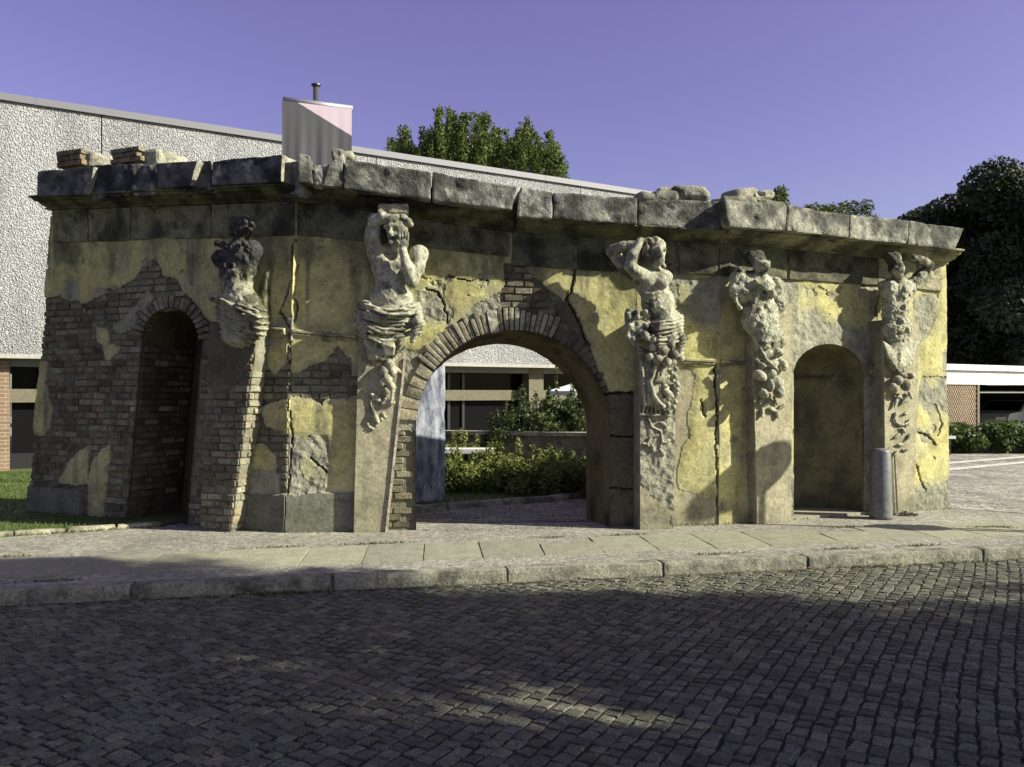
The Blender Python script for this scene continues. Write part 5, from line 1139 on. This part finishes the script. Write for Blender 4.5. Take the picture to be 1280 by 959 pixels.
# shrubs behind the arch
def bush(name, label, cat, clumps, n, size, cols, seed, group=None, stems=True):
    b = empty(name, (clumps[0][0], clumps[0][1], 0), label, cat, group); leaf_cloud('foliage', clumps, n, size, cols, b, seed, up=.5)
    if stems:
        mb = MB(); rn = random.Random(seed)
        for c in clumps[:12]: mb.tube([(c[0]*.7+clumps[0][0]*.3, c[1], 0), (c[0], c[1], c[2])], [.02,.008], 5)
        mb.build('stems', M_BARK, b)
    return b
LG = ((.08,.105,.02),(.18,.21,.05)); BG = ((.025,.045,.012),(.075,.105,.03))
def mound(px0, px1, Y, pyt, seed, n=26, r=.32):
    rn = random.Random(seed); out = []
    for i in range(n):
        px = rn.uniform(px0,px1); x, y, z = PX(px, pyt+rn.uniform(0,14), Y+rn.uniform(-.7,.7)); t = rn.random(); s_ = r*rn.uniform(.5,1); out.append((x,y,max(.12,(z-s_*.6)*(1-.75*t*t)),s_,s_,s_*.8))
    for i in range(8):
        x, y, z = PX(rn.uniform(px0,px1), pyt+rn.uniform(-8,2), Y+rn.uniform(-.4,.4)); out.append((x,y,z,.06,.06,.16))
    return out
for i, (a, b, Y, yt, lb) in enumerate(((548,610,15.0,574,'low light green shrub beside the white bench'),(600,655,14.9,564,'low light green shrub before the planter wall'),(645,700,14.6,570,'spreading light green shrub by the path edging'),(690,760,14.2,572,'light green shrub close to the right arch jamb'),(560,605,16.6,552,'pale feathery shrub against the planter wall'))):
    bush('shrub', lb, 'shrub', mound(a,b,Y,yt,300+i), 9000, .035, LG, 310+i, 'low shrubs behind the arch')
cl = []; rn = random.Random(77)
for q in range(75):
    px = rn.uniform(608,775); e_ = 505 + 22*((px-700)/75)**2*(1 if px < 700 else .35) + 7*math.sin(px*.21); py = e_ + rn.random()**1.3*45; x, y, z = PX(px, min(py,552), 17.6+rn.uniform(-.5,.6)); r_ = rn.uniform(.10,.26); cl.append((x,y,z,r_,r_,r_))
for px, y0, y1 in ((697,500,461),(650,515,490),(641,520,496),(622,535,517),(714,505,486),(670,510,492),(685,505,488),(735,510,492),(655,510,486),(632,525,505),(725,505,494)):
    for k in range(4): x, y, z = PX(px+rn.uniform(-2,2), y0+(y1-y0)*k/3, 17.6); cl.append((x,y,z,.05,.05,.13))
bush('tall_bush', 'tall loose green bush with upright shoots behind the planter wall', 'bush', cl, 13000, .042, ((.03,.05,.014),(.11,.14,.045)), 320)
# hedge by the low building
hd = empty('clipped_hedge', (15, 24, 0), 'long clipped green hedge before the low brick building', 'hedge'); cl = []; rn = random.Random(8)
for i in range(150): cl.append((rn.uniform(10.5,21.5), 24.1+rn.uniform(-.35,.35), rn.uniform(.15,.78), .3,.28,.26))
leaf_cloud('foliage', cl, 30000, .065, ((.035,.065,.015),(.10,.15,.035)), hd, 71, up=.5)
MB().box(10.6,24.0,0,21.4,24.25,.5).build('stems', M_BARK, hd)

# ------------------------------------------------------------------ low building on the right
low = empty('low_building', (16, 27, 0), 'low flat building with white fascia and pierced brick screen', 'building')
low.location = (13.6,27,0); low.rotation_euler.z = R(30)
M_FAS = stone_mat('white_fascia','const',color=(.62,.61,.57),scale=6,amount=.08,bump=.05)
fx = [12.3,13.05,14.6,16.15,17.7,19.25,20.8,23]
for k in range(len(fx)-1): MB().box(fx[k]+.006, 27.0, 2.0, fx[k+1]-.006, 27.25, 2.46).build('fascia_panel', M_FAS, low)
MB().box(12.2,26.9,2.465,23.1,34,2.66).build('roof_edge', M_FAS, low)
MB().box(12.3,27.26,2.05,23,34,2.44).build('roof_slab', plain('slab',(.1,.1,.1),.9), low)
MB().box(12.3,33.5,-.02,23,33.8,2.04).build('rear_wall', plain('garage_dark',(.02,.02,.02),.9), low)
MB().box(16.0,27.3,1.72,23,27.4,1.78).build('rail', plain('pale_rail',(.25,.25,.2),.6), low)
sx0, sx1 = 12.2, 15.95; mb = MB(); r = 0; z = .0
while z < 1.98:
    x = sx0 + (.0 if r % 2 else .06)
    while x < sx1-.05: mb.box(x, 27.05, z, min(x+.075, sx1), 27.17, z+.062); x += .12
    mb.box(sx0, 27.07, z+.062, sx1, 27.15, z+.083); z += .083; r += 1
scr = mb.build('pierced_screen', stone_mat('screen_brick','const',color=(.26,.20,.14),scale=10,amount=.2), low); scr['kind'] = 'stuff'
MB().box(sx0,27.22,0,sx1,27.24,1.98).build('screen_back', plain('screen_dark',(.03,.028,.025),.9), low)
MB().box(15.95,27.02,0,16.07,27.2,1.995).build('post', M_CREAM, low)
for xx in (12.3, 22.8): MB().box(xx,27.3,-.02,xx+.2,33.48,2.03).build('side_wall', plain('side_dark',(.03,.03,.03),.9), low)
# cars under the roof
def car(x, y, rz, body, label):
    c = empty('parked_car', (x, y, 0), label, 'car', 'cars parked under the low roof'); c.rotation_euler.z = rz
    def part(name, V, Fc, mat, par=c, smooth=False):
        o = bpy.data.objects.new(name, mesh_from(name, V, Fc, smooth=smooth)); o.data.materials.append(mat); COL.objects.link(o); o.parent = par; return o
    prof = [(-2.1,.35),(-2.15,.7),(-2.0,.92),(-1.2,1.0),(-.55,1.42),(.75,1.45),(1.6,1.02),(2.05,.95),(2.12,.6),(2.05,.35)]; V = []; n = len(prof)
    for yy, ins in ((-.86,0),(-.88,0),(.88,0),(.86,0)):
        for px, pz in prof: V.append((px, yy*(1-.18*max(0,(pz-1.0)/.45)), pz))
    Fc = [[a*n+i, a*n+(i+1) % n, (a+1)*n+(i+1) % n, (a+1)*n+i] for a in range(3) for i in range(n)] + [list(range(n))[::-1], list(range(3*n,4*n))]
    b = part('body', V, Fc, body)
    for s_ in (-1, 1):
        part('side_window', [(-.95,s_*.885,1.03),(.95,s_*.885,1.03),(.65,s_*.75,1.38),(-.5,s_*.75,1.36)], [[0,1,2,3]], M_GLASS, b)
        for wx in (-1.3, 1.3):
            m = MB().tube([(wx,s_*.72,.31),(wx,s_*.90,.31)], .31, 16); part('wheel', m.V, m.F, M_DARK); m = MB().tube([(wx,s_*.90,.31),(wx,s_*.915,.31)], .19, 12); part('rim', m.V, m.F, M_ZINC)
    part('windscreen', [(-1.17,-.78,1.03),(-1.17,.78,1.03),(-.6,.68,1.40),(-.6,-.68,1.40)], [[0,1,2,3]], M_GLASS, b)
    for s_ in (-.6, .6): m = MB().box(-2.17,s_-.17,.66,-2.1,s_+.17,.8); part('headlight', m.V, m.F, plain('lamp',(.8,.8,.8),.1))
car(20.4, 34.0, R(30), plain('white_paint',(.45,.45,.44),.3), 'white car parked behind the hedge under the low roof')
# pale channel stones across the forecourt and a small sign post
for a, b, dy in ((G(1130,593), G(1330,573.5), 0), (G(1130,584), G(1330,567.5), 0)):
    d = (b-a).normalized(); nn = Vector((-d.y,d.x))*.16
    tag(obj('channel_stone', [(a.x-nn.x,a.y-nn.y,.012),(b.x-nn.x,b.y-nn.y,.012),(b.x+nn.x,b.y+nn.y,.012),(a.x+nn.x,a.y+nn.y,.012)], [[0,1,2,3]], stone_mat('pale_stone','const',color=(.5,.48,.42)), None), kind='structure')
sgn = empty('marker_post', (*G(1187,569), 0), 'thin marker post with small white plate before the hedge', 'post'); g_ = G(1187,569); 
MB().tube([(g_.x,g_.y,0),(g_.x,g_.y,.45)], .025, 8).build('post', M_DARK, sgn); MB().box(g_.x-.16,g_.y-.03,.45,g_.x+.16,g_.y+.03,.53).build('plate', plain('white_plate',(.7,.7,.68),.5), sgn)

# ------------------------------------------------------------------ flag, slab, bench, parasols
Yf = 14.5; pxl = PX(353,124,Yf); 
flag = empty('banner_pole', (*PX(395,492,Yf+.15)[:2], 0), 'tall pole carrying a grey and pale pink hanging banner', 'banner')
xp, yp, _ = PX(395,492,Yf+.18); ztp = PX(395,101,Yf)[2]
MB().tube([(xp,yp,-.05),(xp,yp,3),(xp,yp,ztp-.05)], [.06,.055,.05], 12).build('pole', plain('pole_metal',(.10,.095,.10),.4,.5), flag, True)
MB().tube([(xp,yp,ztp-.05),(xp,yp,ztp-.02),(xp,yp,ztp)], [.05,.085,.085], 12).build('cap', plain('cap_metal',(.06,.06,.06),.4,.5), flag)
a_ = Vector(PX(353.5,125,Yf-.1)); b_ = Vector(PX(440.5,136,Yf+.35)); b_.z = a_.z + (b_.z-a_.z)*.55
MB().tube([a_, b_], .055, 12).build('crossbar', plain('bar_metal',(.33,.32,.33),.4,.4), flag, True)
n1, n2 = 120, 240; V, Cc = [], []
for i in range(n1+1):
    for j in range(n2+1):
        t, v = i/n1, j/n2; p = a_.lerp(b_, t); wv = (.010*math.sin(t*17+.4)+.005*math.sin(t*41+v))*min(1, v*2.2); V.append((p.x+.02*wv, p.y-.06+wv, p.z-.03-2.6*v))
        pink = v < .18*(t-.22)/.78 or v > .40+.25*t
        Cc.append((.42,.34,.385) if pink else (.042,.04,.048))
Fq = [[i*(n2+1)+j, i*(n2+1)+j+1, (i+1)*(n2+1)+j+1, (i+1)*(n2+1)+j] for i in range(n1) for j in range(n2)]
m_, n_, b_s = new_mat('banner_cloth'); at = n_.nodes.new('ShaderNodeAttribute'); at.attribute_name = 'Col'; n_.links.new(at.outputs['Color'], b_s.inputs['Base Color']); b_s.inputs['Roughness'].default_value = .7
o = obj('banner', V, Fq, m_, flag, np.array(Cc), True)
# painted slab behind the arch
def paint_mat():
    m, n, b = new_mat('blue_paint_layers'); b.inputs['Roughness'].default_value = .75; g = n.nodes.new('ShaderNodeNewGeometry'); mp = n.nodes.new('ShaderNodeMapping'); mp.inputs['Scale'].default_value = (9,9,3.2); n.links.new(g.outputs['Position'], mp.inputs[0])
    nz = n.nodes.new('ShaderNodeTexNoise'); nz.inputs['Scale'].default_value = 1; nz.inputs['Detail'].default_value = 8; nz.inputs['Roughness'].default_value = .7; n.links.new(mp.outputs[0], nz.inputs['Vector'])
    cr = n.nodes.new('ShaderNodeValToRGB'); e = cr.color_ramp.elements; e[0].position = .38; e[0].color = (.055,.062,.10,1); e[1].position = .62; e[1].color = (.36,.37,.38,1); e2 = e.new(.5); e2.color = (.19,.205,.245,1); e3 = e.new(.72); e3.color = (.42,.38,.27,1)
    n.links.new(nz.outputs['Fac'], cr.inputs[0]); n.links.new(cr.outputs[0], b.inputs['Base Color']); return m
s1 = G(557,627); dS = Vector((.86,.51)); s0 = s1 - dS*.35
c8 = [[[Vector((*(q + Vector((-dS.y,dS.x))*dd), z)) for z in (-.03, 2.9)] for dd in (0,.16)] for q in (s0 - dS*.5, s1)]
sb = rblock('painted_slab', c8, None, paint_mat(), lambda W, q: np.ones((len(W),3)), r=.02, amp=.008, res=.08); tag(sb, 'upright slab smeared with blue and white paint behind the arch', 'slab')
# white bench among the shrubs
bench = empty('garden_bench', (*PX(586,492,15.6)[:2], 0), 'low white slab bench among the shrubs behind the arch', 'bench'); x, y, z = PX(586,562,15.6); M_WH = stone_mat('white_stone','const',color=(.55,.54,.52),scale=9,amount=.1)
MB().box(x-.6,y-.25,z-.06,x+.48,y+.25,z+.02).build('seat', M_WH, bench)
for q in (-.45,.35): MB().box(x+q-.05,y-.2,0,x+q+.05,y+.2,z-.062).build('leg', M_WH, bench)
# parasols on the terrace
def parasol(px, Y, py_rim, py_top, rad, label, col):
    x, y, zr = PX(px, py_rim, Y); zt = PX(px, py_top, Y)[2]; p = empty('parasol', (x,y,0), label, 'parasol', 'terrace parasols')
    V = [(x,y,zt)]; Fc = []
    for k in range(8): a = k*math.pi/4+.39; V.append((x+rad*math.cos(a), y+rad*math.sin(a), zr))
    for k in range(8): a = k*math.pi/4+.39; V.append((x+rad*math.cos(a), y+rad*math.sin(a), zr-.1))
    for k in range(8): k2 = (k+1) % 8; Fc += [[0,1+k,1+k2],[1+k,9+k,9+k2,1+k2]]
    obj('canopy', V, Fc, stone_mat('canvas_'+label[:5],'const',color=col,scale=5,amount=.05,bump=.02), p)
    MB().tube([(x,y,0),(x,y,zt-.02)], .03, 8).build('pole', M_ZINC, p); MB().tube([(x,y,0),(x,y,.08)], .3, 14).build('base', M_DARK, p)
parasol(738, 19.5, 489, 473, 1.1, 'white parasol beside the tall bush on the terrace', (.72,.71,.68));
tb = empty('terrace_table', (*PX(748,492,19)[:2], 0), 'white round terrace table under the parasol by the bush', 'table'); x, y, z = PX(748,500,19.0)
z = .74; MB().tube([(x,y,z-.03),(x,y,z)], .5, 20).build('table_top', M_WH, tb); MB().tube([(x,y,0),(x,y,z-.03)], .04, 8).build('leg', M_ZINC, tb)
# small board on the lawn by the hall
q = G(28,580); bd = empty('lawn_board', (*q, 0), 'small grey tilted board with white prop on the lawn by the hall', 'board')
MB().quad_box([(q.x-.28,q.y,.02),(q.x+.28,q.y,.02),(q.x+.28,q.y+.2,.02),(q.x-.28,q.y+.2,.02),(q.x-.28,q.y+.16,.24),(q.x+.28,q.y+.16,.24),(q.x+.28,q.y+.2,.24),(q.x-.28,q.y+.2,.24)]).build('panel', plain('grey_board',(.16,.17,.19),.5), bd)
MB().quad_box([(q.x-.34,q.y-.05,0),(q.x-.30,q.y-.05,0),(q.x-.30,q.y+.02,0),(q.x-.34,q.y+.02,0),(q.x-.40,q.y-.02,.2),(q.x-.36,q.y-.02,.2),(q.x-.36,q.y+.02,.2),(q.x-.40,q.y+.02,.2)]).build('prop', plain('white_prop',(.7,.7,.7),.5), bd)

# ------------------------------------------------------------------ bollard, chain, signs whose shade is seen
bq = G(1101,648); bo = empty('bollard', (*bq, 0), 'tapered grey metal bollard in front of the end pilaster', 'bollard'); sc = bq.y/FPX
M_BOL = stone_mat('painted_iron','const',color=(.12,.12,.122),rough=.42,scale=18,amount=.22,bump=.12,spec=.5)
zt = 88*sc; mb = MB(); n = 28; prof = [(13.7,0),(13.6,.04),(11.6,zt-.045),(11.2,zt-.03),(6,zt-.006),(.2,zt)]
mb.tube([(bq.x,bq.y,z_) for _, z_ in prof], [r_*sc for r_, _ in prof], n); mb.build('shaft', M_BOL, bo, True)
ch = empty('chain', (*G(1118,644), 0), 'rusty iron chain hanging beside the bollard with a coiled heap', 'chain'); Fc_ = F4; M_RUST = plain('rusted_iron',(.045,.038,.033),.6,.6)
def link_mesh():
    mb = MB(); pts = []
    for k in range(13): a = k/12*2*math.pi; pts.append((.011*math.cos(a), 0, .022*math.sin(a)))
    mb.tube(pts, .0045, 5, cap=False); return mesh_from('chain_link', mb.V, mb.F)
LM = link_mesh(); LM.materials.append(M_RUST)
u_, zc_ = F4.uz(1117.5, 566, .27); k = 0; zz = zc_
cu = u_
while zz > .03:
    t = (zc_-zz)/zc_; p = F4.pt(cu + t*.06, zz, .275); o = bpy.data.objects.new('chain_link', LM); COL.objects.link(o); o.parent = ch
    o.matrix_parent_inverse = Matrix.Translation(ch.location).inverted(); o.matrix_basis = Matrix.Translation(p) @ Matrix.Rotation(F4.u.angle_signed(Vector((1,0))) + (math.pi/2 if k % 2 else .2), 4, 'Z'); zz -= .034; k += 1
pb = F4.pt(cu+.13, 0, .34); rn = random.Random(2)
for k in range(46):
    o = bpy.data.objects.new('chain_link', LM); COL.objects.link(o); o.parent = ch; o.matrix_parent_inverse = Matrix.Translation(ch.location).inverted()
    a = rn.uniform(0,6.28); r_ = rn.uniform(0,.13); o.matrix_basis = Matrix.Translation((pb.x+r_*1.3*math.cos(a), pb.y+r_*.6*math.sin(a), .012+.05*(1-r_/.13)*rn.random())) @ Matrix.Rotation(rn.uniform(0,6.28),4,'Z') @ Matrix.Rotation(rn.uniform(.6,2.4),4,'X')
def sign(target, dist, rad, label, tilt=0.):
    p = Vector(target) + SUN*dist; s_ = empty('round_sign', (p.x, p.y, 0), label, 'sign', 'round signs beyond the bollard'); m = M_ZINC
    nrm = Vector((SUN.x, SUN.y, 0)).normalized()
    MB().tube([p+nrm*.0, p+nrm*.02], rad, 28).build('disc', m, s_); q = p - nrm*.04
    MB().tube([(q.x+tilt,q.y,-.02),(q.x,q.y,p.z+rad*.9)], .038, 10).build('pole', m, s_)
t_ = F4.pt(F4.U(962,.27), CAMZ-(585-HY)*10.7/FPX, .27); sign(t_, 4.4, .30, 'round metal sign on a tall pole')
g_ = G(1137,659.5); sign((g_.x,g_.y,0.02), 2.35, .28, 'round metal disc on a short pole, added for its ground shadow')  # unseen disc, added to cast the ellipse of shade on the paving
